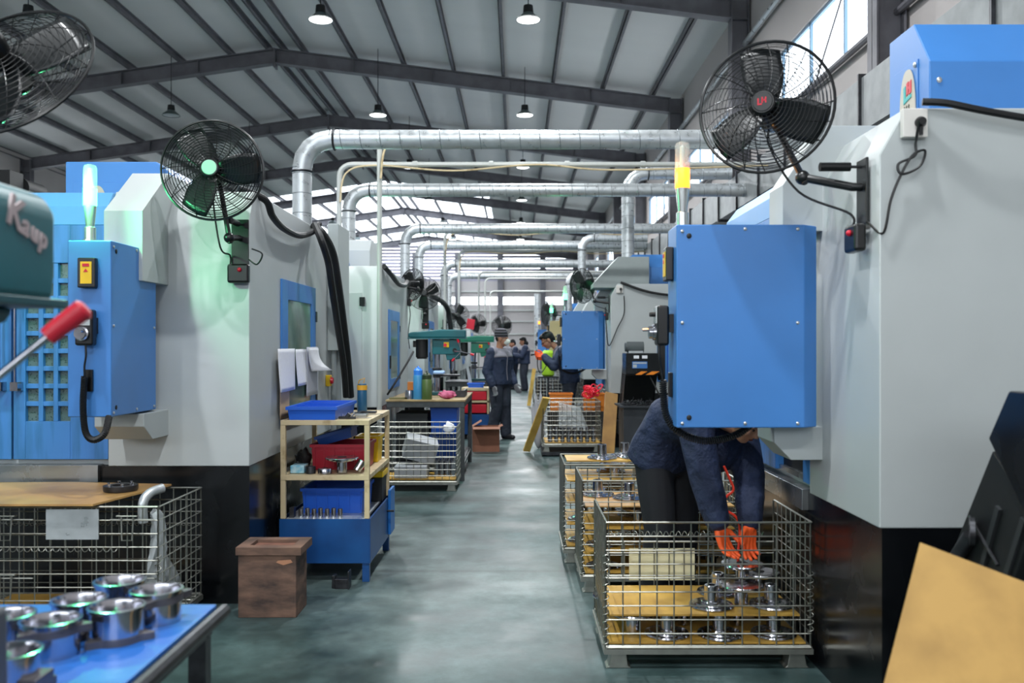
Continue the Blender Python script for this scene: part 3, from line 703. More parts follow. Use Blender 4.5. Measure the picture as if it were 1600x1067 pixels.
duct(at(701, 0, 28.5).x, 28.5, at(0, 431, 28.5).z, 0, DXe, 0.1, 'galvanised duct crossing the aisle, farthest of the set')
duct(at(981, 0, 13.7).x, 13.7, at(0, 271, 13.7).z, 2.8, 3.28, 0.095, 'galvanised duct rising from the hood of the second right machine')
duct(at(909, 0, 22.5).x, 22.5, at(0, 372, 22.5).z, 0, 3.28, 0.1, 'slim galvanised duct rising right of the aisle, farther away')
duct(at(889, 0, 27).x, 27, at(0, 428, 27).z, 0, 3.28, 0.1, 'farthest galvanised duct rising right of the aisle')
tag(MB().cyl(at(840, 560, 34), at(840, 459, 34), .13, 16).build('vent_stack', galv), 'short upright vent stack beyond the bowed worker', 'duct')
def conduit(px, Y, pz, z0, xe, r, label, cable=False):
    x = at(px, 0, Y).x; z = at(0, pz, Y).z; b_ = .16
    root = empty('conduit_pipe', (x, Y, z0)); tag(root, label, 'pipe', 'slim white conduits crossing the aisle')
    pts = [(x, Y, z0), (x, Y, z-b_)] + [(x + b_ - b_*math.cos(t), Y, z - b_ + b_*math.sin(t)) for t in [math.pi/2*i/5 for i in range(1, 6)]] + [(xe, Y, z)]
    mb = MB().tube(pts, r, 10)
    for q in range(1, int(xe - x)): mb.cyl((x + q - .03, Y, z), (x + q + .03, Y, z), r*1.3, 10)
    mb.build('pipe', conc, root, world=True)
    if cable:
        MB().tube(smooth_path([(x + .02, Y - .04, z - .5), (x + .1, Y-.04, z-.12), (x + .5, Y-.04, z - .02), (x+1.5, Y-.04, z-.09), (x+2.6, Y-.04, z-.01), (x+3.6, Y-.04, z-.08), (xe, Y-.04, z-.02)]), .012, 6).build('cable', beige, root, world=True)
conduit(593, 10.0, 210, 0, DXe, .03, 'white conduit running down the second left machine and over the aisle', True)
conduit(530, 11.8, 257, 2.41, DXe, .035, 'white conduit just below the nearest duct, second from the viewer', True)
conduit(695, 18.6, 361, 0, DXe, .03, 'white conduit above the red sign, third from the viewer', True)
conduit(717, 23.0, 392, 0, DXe, .035, 'white conduit with yellowish cable, fourth from the viewer', True)
conduit(748, 26, 425, 0, 3.28, .03, 'dark-topped slim conduit above the striped hat')
conduit(758, 28, 435, 0, 3.28, .03, 'slim conduit just right of the dark-topped one')
conduit(766, 34, 455, 0, 3.28, .03, 'farthest slim conduit in front of the white window band')
# wall duct
dm = mat('duct_dull', '#85898a', .5, metal=.35, var=.25, scale=6)
g = empty('wall_duct', (3.5, 5, 3.55)); y = 5.0; k = 0
while y < 44:
    L_ = 1.2; MB().box(3.3, 3.56, y, y + L_ - .03, 3.55, 4.06).build('duct_section', dm, g, world=True, smooth=0)
    MB().box(3.27, 3.565, y + L_ - .03, y + L_, 3.51, 4.10).build('flange', steel_d, g, world=True, smooth=0)
    y += L_
tag(g, 'long galvanised rectangular duct running along the right wall', 'duct')

# ---------------------------------------------------------------- wire mesh containers
def cage(W=.95, D=.6, H=.68, plate=False, hb=None):
    g = empty('wire_cage', (0, 0, 0)); s = .079; sv = .065; r = .0034; zb = .10
    def panel(p, u, v, lu, lv, name, half=None, edge=True):
        p, u, v = V(p), V(u), V(v); mb = MB(); nu = round(lu / s); nv = round(lv / sv)
        for i in range(nu + 1): q = p + u * (lu * i / nu); mb.tube([q, q + v * lv], r * (1.4 if i in (0, nu) else 1), 4)
        for j in range(nv + 1):
            q = p + v * (lv * j / nv) + u.cross(v) * r * 1.5; mb.tube([q, q + u * lu], r * (1.5 if j in (0, nv) else 1), 4)
        return mb.build(name, wire, g)
    ht = H - zb
    panel((0, 0, zb), (1, 0, 0), (0, 0, 1), W, ht, 'front_panel'); panel((0, D, zb), (1, 0, 0), (0, 0, 1), W, ht if hb is None else hb, 'back_panel')
    panel((0, 0, zb), (0, 1, 0), (0, 0, 1), D, ht, 'side_panel'); panel((W, 0, zb), (0, 1, 0), (0, 0, 1), D, ht, 'side_panel')
    panel((0, 0, zb), (1, 0, 0), (0, 1, 0), W, D, 'base_mesh')
    MB().box(-.01, W+.01, -.012, .012, zb-.03, zb-.006).box(-.01, W+.01, D-.012, D+.012, zb-.03, zb-.006).box(-.01, .012, .012, D-.012, zb-.03, zb-.006).box(W-.012, W+.01, .012, D-.012, zb-.03, zb-.006).build('base_frame', wire, g, smooth=0)
    for x in (.06, W - .06):
        for y in (.05, D - .05):
            MB().prism([(x-.035, zb-.03), (x+.035, zb-.03), (x+.045, .012), (x+.06, 0), (x-.06, 0), (x-.045, .012)], 'y', y-.045, y+.045).build('foot', wire, g, bevel=.004)
    for (a, b_) in (((W, 0, zb+.06), (W, 0, H*.66)), ((0, 0, zb), (0, 0, H*.8)), ((.05, D, zb+.4), (W-.05, D, zb+.4))):
        L_ = (V(b_)-V(a)).length; MB().tube(coil([a, V(a).lerp(V(b_), .5), b_], .014, int(L_/.032), 7), .0024, 4).build('spring_hinge', wire, g)
    if plate:
        MB().box(.60, .86, -.014, -.008, .54, .69).build('blank_plate', galv, g, smooth=0)
        MB().tube(coil([(.02, -.01, .49), (.5, -.01, .49), (.95, -.01, .49)], .012, 26, 7), .0024, 4).build('gate_spring', wire, g)
        for x in (.94, .34):
            for z in (.66, .37):
                c = MB().tube([(x+.02, -.02, z), (x+.02, -.04, z-.0), (x+.12, -.04, z), (x+.12, -.02, z)], .004, 6).tube([(x+.04, -.03, z), (x+.045, -.035, z-.12), (x+.095, -.035, z-.12), (x+.1, -.03, z)], .004, 6).tube([(x-.02, -.02, z-.02), (x+.2, -.02, z-.02)], .0035, 6)
                c.build('gate_latch', wire, g)
    return g
def hub_part():
    return MB().lathe([(.001, 0), (.105, 0), (.108, .006), (.104, .014), (.085, .016), (.082, .022), (.05, .024), (.045, .03), (.034, .032), (.033, .10), (.030, .104), (.020, .104), (.019, .02), (.001, .02)], n=36)
hub0 = None
hole_shade_m = mat('hole_shade', '#2a2a2e', .6)  # flat dark discs paint the shade inside the bolt holes and bore
def hub(x, y, z, inv, label, group, rz=0, tilt=0):
    global hub0
    if hub0 is None:
        b_ = MB()
        for q in range(6):
            t = math.pi*q/3
            for z_ in (.0148, -.0008): b_.cyl((.094*math.cos(t), .094*math.sin(t), z_), (.094*math.cos(t), .094*math.sin(t), z_ + .0006), .0065, 8)
        b_.cyl((0, 0, -.001), (0, 0, -.0003), .03, 16)
        hub0 = hub_part().build('flange_hub', chrome, extra=[(b_, hole_shade_m)]); o = hub0
    else: o = hub0.copy(); C.objects.link(o)
    o.location = (x, y, z + (.104 if inv else 0)); o.rotation_euler = (R(180) if inv else tilt, 0, rz)
    tag(o, label, 'flange', group); return o
OR = ['leftmost', 'second from left', 'third from left', 'fourth from left', 'fifth from left', 'sixth from left', 'seventh from left', 'eighth from left']
RW = {2: ['front row', 'back row'], 3: ['front row', 'middle row', 'back row'], 4: ['front row', 'second row', 'third row', 'back row']}
def sheet(x0, x1, y0, y1, z, m, name, label, cat='board', th=.009, rot=0, group=None):
    o = MB().box(x0, x1, y0, y1, z, z + th).build(name, m, smooth=0, bevel=.001); tag(o, label, cat, group); return o
GC = 'wire mesh containers along the aisle'
PF = cage(hb=.36); PF.location = (.415, 4.16, 0); tag(PF, 'open wire cage in the right foreground, the one the bent worker reaches into', 'cage', GC)
P = cage(); P.location = (.40, 5.44, 0); XF[P.name] = Matrix.Translation(P.location)
tag(P, 'wire cage behind the bent worker legs, boards and hubs stacked inside', 'cage', GC)
sheet(.43, 1.35, 4.18, 4.74, .108, ply, 'plywood_sheet', 'yellow plywood bottom board of the right foreground cage')
tag(MB().box(.60, .95, 4.775, 4.778, .25, .42).build('paper_sheet', mat('paper_yellow', '#cfcba8', .8)), 'pale yellowish sheet on the back of the right foreground cage', 'paper')
G1 = 'flange hubs on the bottom board of the front right cage'; lb1 = 'flange hub below the upper board, front right cage, '
XS1 = [(.50, 4.62), (.56, 4.32), (.72, 4.29), (.83, 4.45), (.97, 4.28), (1.09, 4.44), (1.23, 4.29), (.74, 4.60), (1.24, 4.55), (1.0, 4.64)]
for x, y, i in ((.50, 4.62, 1), (.56, 4.32, 1), (.72, 4.29, 0), (.83, 4.45, 1), (.97, 4.28, 0), (1.09, 4.44, 1), (1.23, 4.29, 0), (.74, 4.60, 0), (1.24, 4.55, 1), (1.0, 4.64, 1)):
    row = 0 if y < 4.4 else 1 if y < 4.5 else 2; mem = sorted(q for q in XS1 if (0 if q[1] < 4.4 else 1 if q[1] < 4.5 else 2) == row)
    hub(x, y, .118, i, lb1 + RW[3][row] + ', ' + OR[mem.index((x, y))], G1, rz=x*9)
sheet(.44, 1.335, 4.22, 4.73, .226, ply, 'plywood_sheet', 'upper yellow board in the right foreground cage carrying shiny flange hubs')
G2 = 'flange hubs lying on the upper board of the front right cage'
hub(.945, 4.35, .236, 0, 'flange hub with upright stub standing foremost on the upper yellow board', G2)
hub(1.03, 4.58, .236, 0, 'flange hub with upright stub on the upper board, just below the left orange glove', G2)
hub(1.24, 4.36, .236, 0, 'flange hub with upright stub at the front right of the upper board', G2)
hub(1.095, 4.37, .236, 1, 'flange hub lying disc up in the middle of the upper board', G2)
hub(1.155, 4.585, .285, 1, 'raised flange hub lying disc up directly beneath the right orange glove', G2)
hub(1.245, 4.61, .236, 1, 'flange hub lying disc up at the back right of the upper board', G2)
# cage 2 and 3
c3 = copy_tree(P, (.33, 6.18, 0)); tag(c3, 'third wire cage on the right, heaped with flange hubs above its rim', 'cage', GC)
for ci, (cx, cy, lvls, nm) in enumerate(((.40, 5.44, (.11, .245, .38, .515), 'second'), (.33, 6.18, (.11, .26, .41, .56), 'third'))):
    for li, z in enumerate(lvls):
        sheet(cx+.02, cx+.93, cy+.02, cy+.58, z, ply_o if (ci, li) == (0, 3) else ply, 'plywood_sheet', ['lowest', 'second lowest', 'second highest', 'topmost'][li] + ' board inside the ' + nm + ' right wire cage')
        if ci == 0 and li == 3: continue
        for a in range(4):
            for b_ in range(2):
                if (a + b_ + li) % 3 == 2 and li < 3: continue
                if ci == 1 and li == 3 and a == 0: continue
                hub(cx + .14 + .225*a, cy + .16 + .27*b_, z + .01, (a + b_) % 2, 'flange hub on the %s board, %s right cage, %s, %s' % (['lowest', 'second lowest', 'second highest', 'topmost'][li], nm, RW[2][b_], OR[a]), 'flange hubs layered in the %s right cage' % nm, rz=a)
hub(.72, 5.72, .525, 0, 'single upright flange hub on the orange board of the second right cage', 'lone hubs on the orange board')
hub(.53, 5.84, .525, 0, 'upright flange hub at the back left of the orange board', 'lone hubs on the orange board')
sheet(.36, 1.24, 6.4, 6.72, .672, ply, 'plywood_sheet', 'yellow board resting on the hubs at the rim of the third right cage')
for q_, (x, y) in enumerate(((.62, 6.5), (.80, 6.62), (.87, 6.5), (.99, 6.6))): hub(x, y, .682, 0, 'upright flange hub above the rim of the third right cage, ' + OR[q_], 'hubs above the cage rim')
# left cage
cl = cage(1.15, .6, .70, plate=True); cl.location = (-2.93, 4.45, 0)
tag(cl, 'wire cage on the left under an orange board, blank plate on its front', 'cage', GC)
o = MB().prism([(-2.95, 4.40), (-2.08, 4.40), (-1.94, 5.04), (-2.55, 5.12), (-3.05, 5.10)], 'z', .712, .722).build('plywood_sheet', ply_o); tag(o, 'orange stained board lying on top of the left wire cage', 'board')
o = MB().lathe_closed([(.045, 0), (.085, 0), (.088, .01), (.088, .03), (.045, .03)], n=32)
rp = o.build('ring_part', steel_d); rp.location = (-2.12, 4.80, .724); tag(rp, 'dark steel ring lying on the orange board of the left cage', 'ring')
for q in range(6):
    t = math.pi*q/3; MB().lathe([(.008, .03), (.008, .042), (.001, .042)], Matrix.Translation((.066*math.cos(t), .066*math.sin(t), 0)), 8).build('stud', chrome, rp)
tag(MB().tube(smooth_path([(-1.90, 4.56, .60), (-1.90, 4.56, .70), (-1.88, 4.60, .745), (-1.84, 4.66, .76)]), .024, 12).build('pipe_elbow', galv), 'bent grey pipe end hooked at the corner of the left cage', 'pipe')
film = mat('plastic_film', '#cfd6d8', .25, alpha=.42)
def rag(c, sx, sy, sz, m, name, seed=0, nu=18, nv=12):
    rd = random.Random(seed); mb = MB(); mb.ell((0, 0, sz*.5), sx, sy, sz*.5, nu=nu, nv=nv)
    k_ = [rd.uniform(3, 9) for _ in range(6)]; out = []
    for p in mb.v:
        x, y, z = p; d = 1 + .16*math.sin(k_[0]*x/sx+k_[1]) * math.cos(k_[2]*y/sy) + .12*math.sin(k_[3]*z/sz*2+k_[4]*x/sx)
        out.append((c[0]+x*d, c[1]+y*d, c[2]+max(0, z*d)))
    mb.v = out; return mb.build(name, m, smooth=60)
o = MB(); pts = []
for i in range(9):
    for j in range(13):
        u, v = i/8, j/12; hw = .05 + .13*v; pts.append((-1.86 + .03*math.sin(9*u+5*v), 4.62 + (u-.5)*2*hw + .1*v, .64 - .42*v + .02*math.sin(12*u)))
o.add(pts, [(i*13+j, i*13+j+1, (i+1)*13+j+1, (i+1)*13+j) for i in range(8) for j in range(12)])
tag(o.build('plastic_bag', film, solid=.001), 'clear crumpled plastic bag inside the right end of the left cage', 'bag')
sheet(-2.80, -2.1, 4.50, 4.98, .112, ply, 'plywood_sheet', 'yellow board on the floor of the left wire cage')
sheet(-2.06, -1.84, 4.50, 4.98, .112, wood_d, 'wood_slat', 'brown slat beside the yellow board in the left wire cage')

# wooden crate
g = empty('wooden_crate', (-1.36, 5.06, 0)); x0, x1, y0, y1, h = -1.535, -1.185, 4.94, 5.19, .39
mb = MB().box(x0, x1-.03, y0, y0+.02, 0, h-.045).build('front_board', wood_d, g, world=True, bevel=.003)
MB().box(x0, x0+.02, y0+.02, y1, 0, h-.045).build('side_board', wood_d, g, world=True, bevel=.003)
MB().box(x0, x1-.03, y1-.02, y1, 0, h-.045).build('back_board', wood_d, g, world=True, bevel=.003)
MB().box(x0+.02, x1-.03, y0+.02, y1-.02, 0, .02).build('bottom_board', wood_d, g, world=True)
MB().box(x1-.045, x1-.03, y0+.02, y1-.02, .02, h-.045).build('side_board', wood_d, g, world=True)
woodr = mat('crate_wood_red', '#8f5f4c', .7, col2='#5a3a30', scale=8)
mb = MB().box(x0-.012, x1, y0-.012, y0+.05, h-.045, h).box(x0-.012, x1, y1-.05, y1+.01, h-.045, h).box(x0-.012, x0+.05, y0+.05, y1-.05, h-.045, h).box(x1-.06, x1, y0+.05, y1-.05, h-.045, h)
mb.build('rim_board', wood_d, g, world=True, bevel=.003); MB().box(x0+.05, x1-.06, y0+.05, y1-.05, h-.045, h-.02).build('lid_panel', woodr, g, world=True)
MB().prism([(x1-.13, h-.075), (x1-.06, h-.07), (x1-.05, h-.085), (x1-.10, h-.10), (x1-.14, h-.085)], 'y', y0-.002, y0+.001).build('splintered_patch', mat('raw_wood', '#a9795c', .8), g, world=True, smooth=0)
tag(g, 'old dark wooden crate standing on the floor before the blue shelf base', 'crate')
# small steel angles by the crate
g = empty('steel_block', (-1.0, 5.72, 0))
MB().box(-.05, .03, -.03, .03, 0, .06).box(.03, .04, -.04, .04, 0, .11).box(-.07, -.05, -.02, .04, 0, .08).build('body', steel_d, g, bevel=.003)
g.location = (-1.07, 5.55, 0); tag(g, 'small grey steel bracket on the floor under the shelf front', 'bracket')

# beige and blue tool shelf
X0, X1, YA, YB = -1.50, -.935, 5.69, 6.60; t_ = .032
g = empty('tool_shelf', ((X0+X1)/2, (YA+YB)/2, 0))
for x in (X0, X1 - t_):
    for y in (YA, YB - t_): MB().box(x, x+t_, y, y+t_, .40, 1.025).build('post', beige, g, world=True, bevel=.003)
for z, nm in ((.995, 'top_shelf'), (.645, 'middle_shelf')):
    MB().box(X0+.001, X1-.001, YA-.002, YA+t_, z, z+.031).box(X0+.001, X1-.001, YB-t_, YB+.002, z, z+.031).box(X0+.001, X0+t_-.002, YA+t_, YB-t_, z, z+.031).box(X1-t_+.002, X1-.001, YA+t_, YB-t_, z, z+.031).box(X0+t_-.002, X1-t_+.002, YA+t_, YB-t_, z+.012, z+.028).build(nm, beige, g, world=True, bevel=.002)
MB().box(X0+t_, X1-t_, YA+.01, YB-.01, .385, .398).build('lower_tray', galv, g, world=True)
bb = MB().box(X0-.004, X1+.004, YA-.008, YA+.0, .12, .40).box(X0-.004, X0+.004, YA, YB, .12, .40).box(X0-.004, X1+.004, YB, YB+.008, .12, .40).build('base_panel', navy_b, g, world=True)
MB().box(X1-.004, X1+.008, YA-.004, YB-.12, .12, .40).build('base_panel', navy_b, g, world=True)
dd = MB().box(X1+.01, X1+.03, YB-.15, YB+.06, .14, .46).build('base_door', blue_l if 0 else mat('door_blue', '#1c6bb8', .4), g, world=True, bevel=.003)
MB().cyl((X1+.01, YB-.2, .32), (X1+.06, YB-.2, .32), .008, 8).build('door_latch', steel_d, dd, world=True)
for x in (X0, X1 - .045):
    for y in (YA, YB - .045): MB().box(x, x+.045, y, y+.045, 0, .12).build('foot', navy_b, g, world=True, bevel=.002)
tag(g, 'beige framed tool shelf on a dark blue steel base', 'shelf')
def bin_(x0, x1, y0, y1, z0, h, m, name, label, cat='bin', divs=0, rz=0, group=None, fl=.012, ribs=0, tilt=None):
    cx, cy = (x0+x1)/2, (y0+y1)/2; a, b_ = (x1-x0)/2, (y1-y0)/2
    def box_(mb, k, z): return [(-a*k, -b_*k, z), (a*k, -b_*k, z), (a*k, b_*k, z), (-a*k, b_*k, z)]
    mb = MB(); t = .006
    def rect(e, z): return [(-a+e, -b_+e, z), (a-e, -b_+e, z), (a-e, b_-e, z), (-a+e, b_-e, z)]
    rs = [rect(fl+.008, 0), rect(fl, h-.02), rect(0, h-.02), rect(0, h), rect(fl+t, h), rect(fl+.008+t, t)]
    mb.loft(rs)
    o = mb.build(name, m, smooth=0)
    o.location = (cx, cy, z0); o.rotation_euler = (0, 0, rz)
    for v in o.data.vertices: v.co.z = v.co.z
    # recentre: build() moved the origin to the centre bottom already
    if tilt: o.rotation_euler = (tilt[0], tilt[1], rz)
    for i in range(divs):
        y = -b_ + 2*b_*(i+1)/(divs+1); MB().box(-a+fl+.004, a-fl-.004, y-.003, y+.003, .005, h*.93).build('divider', m, o, smooth=0)
    if ribs:
        mb = MB()
        for i in range(ribs):
            x = -a + .03 + (2*a-.06)*i/(ribs-1); mb.box(x-.004, x+.004, -b_+fl-.003, -b_+fl+.012, .02, h-.02)
        mb.box(-a+fl-.001, a-fl+.001, -b_+fl-.002, -b_+fl+.012, h*.72, h*.76)
        mb.build('ribs', m, o, smooth=0)
    tag(o, label, cat, group); return o
zt = 1.024
bin_(-1.475, -1.145, 5.72, 6.42, zt, .085, pblue, 'parts_tray', 'long bright blue divided tray on top of the tool shelf', 'tray', divs=2)
g = empty('flask', (-1.12, 6.50, zt))
MB().lathe([(.034, 0), (.036, .005), (.034, .19), (.03, .2), (.001, .2)]).build('body', mat('flask_blue', '#245a7c', .35), g); MB().lathe_closed([(.034, .155), (.0375, .155), (.0375, .19), (.034, .19)]).build('band', mat('band_yellow', '#dfa52a', .5), g)
MB().tube([(-.03, 0, .19), (-.02, 0, .225), (.02, 0, .24), (.012, 0, .205)], .004, 6).build('strap', mat('band_yellow', '#dfa52a'), g)
tag(g, 'dark blue flask with yellow band on the back of the tool shelf top', 'flask')
def tool(pts, r, m, name, label, cat, seed=0):
    o = MB().tube(smooth_path(pts, 4), r, 8).build(name, m); tag(o, label, cat); return o
def caliper(x, y, z, rz, label):
    o = MB().box(-.11, .11, -.008, .008, 0, .004).box(-.11, -.102, -.045, .01, 0, .004).box(-.06, -.052, -.04, .02, 0, .004).box(-.06, -.01, -.014, .014, .004, .009).build('caliper', chrome, bevel=.001)
    o.location = (x, y, z); o.rotation_euler = (0, 0, rz); tag(o, label, 'caliper'); return o
caliper(-1.06, 5.86, zt+.001, .1, 'steel caliper lying at the front of the tool shelf top')
caliper(-1.02, 6.15, zt+.001, .35, 'steel caliper lying further back on the tool shelf top')
tag(MB().box(-1.08, -1.0, 5.98, 6.06, zt, zt+.02).build('gauge_box', stain, bevel=.003), 'small silver gauge box between the calipers on the shelf top', 'box')
tag(MB().box(-1.12, -1.09, 6.2, 6.42, zt, zt+.012).box(-1.09, -.99, 6.3, 6.36, zt+.0, zt+.014).build('steel_file', steel_d, bevel=.002), 'flat dark steel tool behind the small silver gauge box', 'tool')
g = empty('clamp', (-1.10, 5.80, zt)); MB().cyl((-.05, 0, .01), (.06, 0, .01), .009, 8).cyl((.0, 0, .01), (.02, 0, .035), .014, 10).build('body', steel_d, g); MB().cyl((.03, 0, .012), (.05, .02, .045), .005, 8).build('screw', chrome, g)
tag(g, 'small dark clamp beside the blue tray at the shelf top front', 'clamp')
# middle shelf
zm = .676
bin_(-1.37, -.985, 5.93, 6.3, zm, .17, mat('crate_red', '#a8102a', .4), 'red_crate', 'dark red plastic crate on the middle shelf', 'crate', ribs=6)
bin_(-1.34, -1.08, 5.98, 6.24, zm+.18, .07, mat('bin_navy', '#0f3f8a', .4), 'blue_tray', 'blue tray tilted inside the dark red crate', 'tray', tilt=(0, -.28, .12))
bin_(-1.14, -.965, 6.33, 6.56, zm, .185, yellow, 'yellow_bin', 'yellow plastic bin at the back right of the middle shelf', 'bin')
bin_(-1.42, -1.18, 6.33, 6.56, zm, .185, yellow, 'yellow_bin', 'yellow bin rim showing behind the dark red crate', 'bin')
o = hub(-1.13, 5.80, zm, 1, 'flange hub standing disc up in the middle of the shelf front', 'hubs on the tool shelf')
def puck(x, y, z, r, h, m, name, label, cat='part', inner=.5):
    o = MB().lathe_closed([(r*inner, 0), (r, 0), (r, h*.9), (r*.95, h), (r*inner, h)], n=24).build(name, m); o.location = (x, y, z); tag(o, label, cat); return o
puck(-1.33, 5.79, zm, .032, .045, steel_d, 'steel_collar', 'dull grey steel collar left of the ring on the middle shelf', 'ring')
puck(-1.235, 5.78, zm, .045, .035, chrome, 'steel_ring', 'low shiny ring next to the flange hub on the middle shelf', 'ring')
tag(MB().tube([(-1.035, 5.80, zm+.016), (-1.0, 5.82, zm+.075)], .027, 16).build('steel_sleeve', chrome), 'tilted shiny sleeve leaning by the shelf post on the middle shelf', 'sleeve')
tag(MB().box(-1.46, -1.37, 5.78, 5.90, zm, zm+.05).build('card_box', mat('pack_cyan', '#4fa6c8', .5, col2='#b7d6de', scale=30), bevel=.004), 'light blue striped packet at the left end of the middle shelf', 'packet')
tag(rag((-1.43, 6.02, zm), .05, .07, .12, mat('foil_dark', '#4a4b4c', .3, metal=.7), 'foil_scrap', 3), 'crumpled dark metal scrap behind the striped packet', 'scrap')
# lower tray
zl = .398
bin_(-1.42, -1.0, 5.88, 6.3, zl, .165, pblue, 'blue_crate', 'large bright blue crate on the lower tray of the shelf', 'crate', ribs=6)
g = empty('tool_box', (-.99, 6.42, zl)); MB().box(-.09, .04, -.09, .12, 0, .17).build('body', black_matte, g, bevel=.006); MB().box(-.10, .05, -.10, .13, .171, .215).build('lid', yellow, g, bevel=.008)
tag(g, 'black toolbox with yellow lid on the lower tray', 'toolbox')
tag(MB().box(-1.45, -1.1, 6.36, 6.56, zl+.16, zl+.19).build('yellow_box', yellow, bevel=.006), 'flat yellow box behind the large blue crate', 'box')
bin_(-1.44, -1.11, 6.34, 6.57, zl, .158, mat('bin_navy', '#0f3f8a', .4), 'blue_bin', 'dark blue bin under the flat yellow box', 'bin')
for i in range(7):
    puck(-1.385 + i*.042, 5.76, zl, .016, .055 + .004*(i % 2), chrome, 'bushing', 'small shiny bushing before the large blue crate, ' + OR[i], 'bushing', .6)
    C.objects[-1]['group'] = 'row of bushings'
tag(MB().box(-1.455, -1.425, 5.735, 5.79, zl, zl+.065).build('steel_block', steel_d, bevel=.002), 'dark upright block at the left end of the bushing row', 'block')

# papers and card on the machine side, over the shelf
paper = mat('paper', '#e6e8ee', .8, var=.06, scale=60)
def hang(y0, y1, z0, z1, bulge, name, m, label, cat, curl=0, x=LX+.016):
    mb = MB(); pts = []; n1, n2 = 8, 10
    for i in range(n1 + 1):
        for j in range(n2 + 1):
            u, v = i/n1, j/n2
            pts.append((x + .004 + bulge*(1-v)**1.5*(.5+.5*math.sin(3*u+1)) + curl*(1-v)**3 * u, y0 + (y1-y0)*u + curl*.8*(1-v)**2, z0 + (z1-z0)*v))
    o = mb.add(pts, [(i*(n2+1)+j, i*(n2+1)+j+1, (i+1)*(n2+1)+j+1, (i+1)*(n2+1)+j) for i in range(n1) for j in range(n2)]).build(name, m, solid=.001, smooth=60)
    tag(o, label, cat); return o
hang(5.80, 6.05, 1.02, 1.46, .004, 'card_backing', mat('card', '#c9ad90', .7), 'brown card hung low behind the white papers', 'card', x=LX+.012)
hang(5.72, 6.16, 1.20, 1.48, .02, 'paper_sheet', paper, 'leftmost white paper sheet hung on the nearest left machine', 'paper', x=LX+.022)
hang(6.18, 6.50, 1.22, 1.475, .02, 'paper_sheet', paper, 'middle white paper sheet hung on the nearest left machine', 'paper', x=LX+.022)
hang(6.52, 6.90, 1.13, 1.49, .0, 'paper_sheet', mat('paper_grey', '#b9bcc6', .8), 'greyish paper sheet hung behind the curled one', 'paper', x=LX+.018)
hang(6.54, 6.88, 1.31, 1.48, .01, 'paper_sheet', paper, 'white paper sheet curling away to the right below the side window', 'paper', curl=.09, x=LX+.026)

# ---------------------------------------------------------------- benches and drill presses
def bench(x0, x1, y0, y1, h, m_top, m_leg, label, name='workbench', low=True):
    g = empty(name, ((x0+x1)/2, (y0+y1)/2, 0))
    MB().box(x0, x1, y0, y1, h-.02, h).build('tabletop', m_top, g, world=True, bevel=.003)
    MB().box(x0+.01, x1-.01, y0+.005, y0+.045, h-.085, h-.021).box(x0+.01, x1-.01, y1-.045, y1-.005, h-.085, h-.021).box(x0+.01, x0+.05, y0+.046, y1-.046, h-.085, h-.021).box(x1-.05, x1-.01, y0+.046, y1-.046, h-.085, h-.021).build('apron', m_leg, g, world=True, bevel=.003)
    for x in (x0+.012, x1-.062):
        for y in (y0+.01, y1-.06): MB().box(x, x+.05, y, y+.05, 0, h-.086).build('leg', m_leg, g, world=True, bevel=.003)
    if low: MB().box(x0+.065, x1-.065, y0+.02, y0+.05, .15, .18).box(x1-.05, x1-.02, y0+.065, y1-.065, .15, .18).box(x0+.02, x0+.05, y0+.065, y1-.065, .15, .18).build('stretcher', m_leg, g, world=True)
    tag(g, label, 'bench'); return g
leg_g = mat('bench_grey', '#4a4e50', .5, metal=.3, var=.3, scale=15)
bench(-1.45, -.565, 9.92, 11.6, .90, mat('bench_wood', '#b39a6c', .6, col2='#7d6a48', scale=6), leg_g, 'wood topped workbench carrying the large teal drill press')
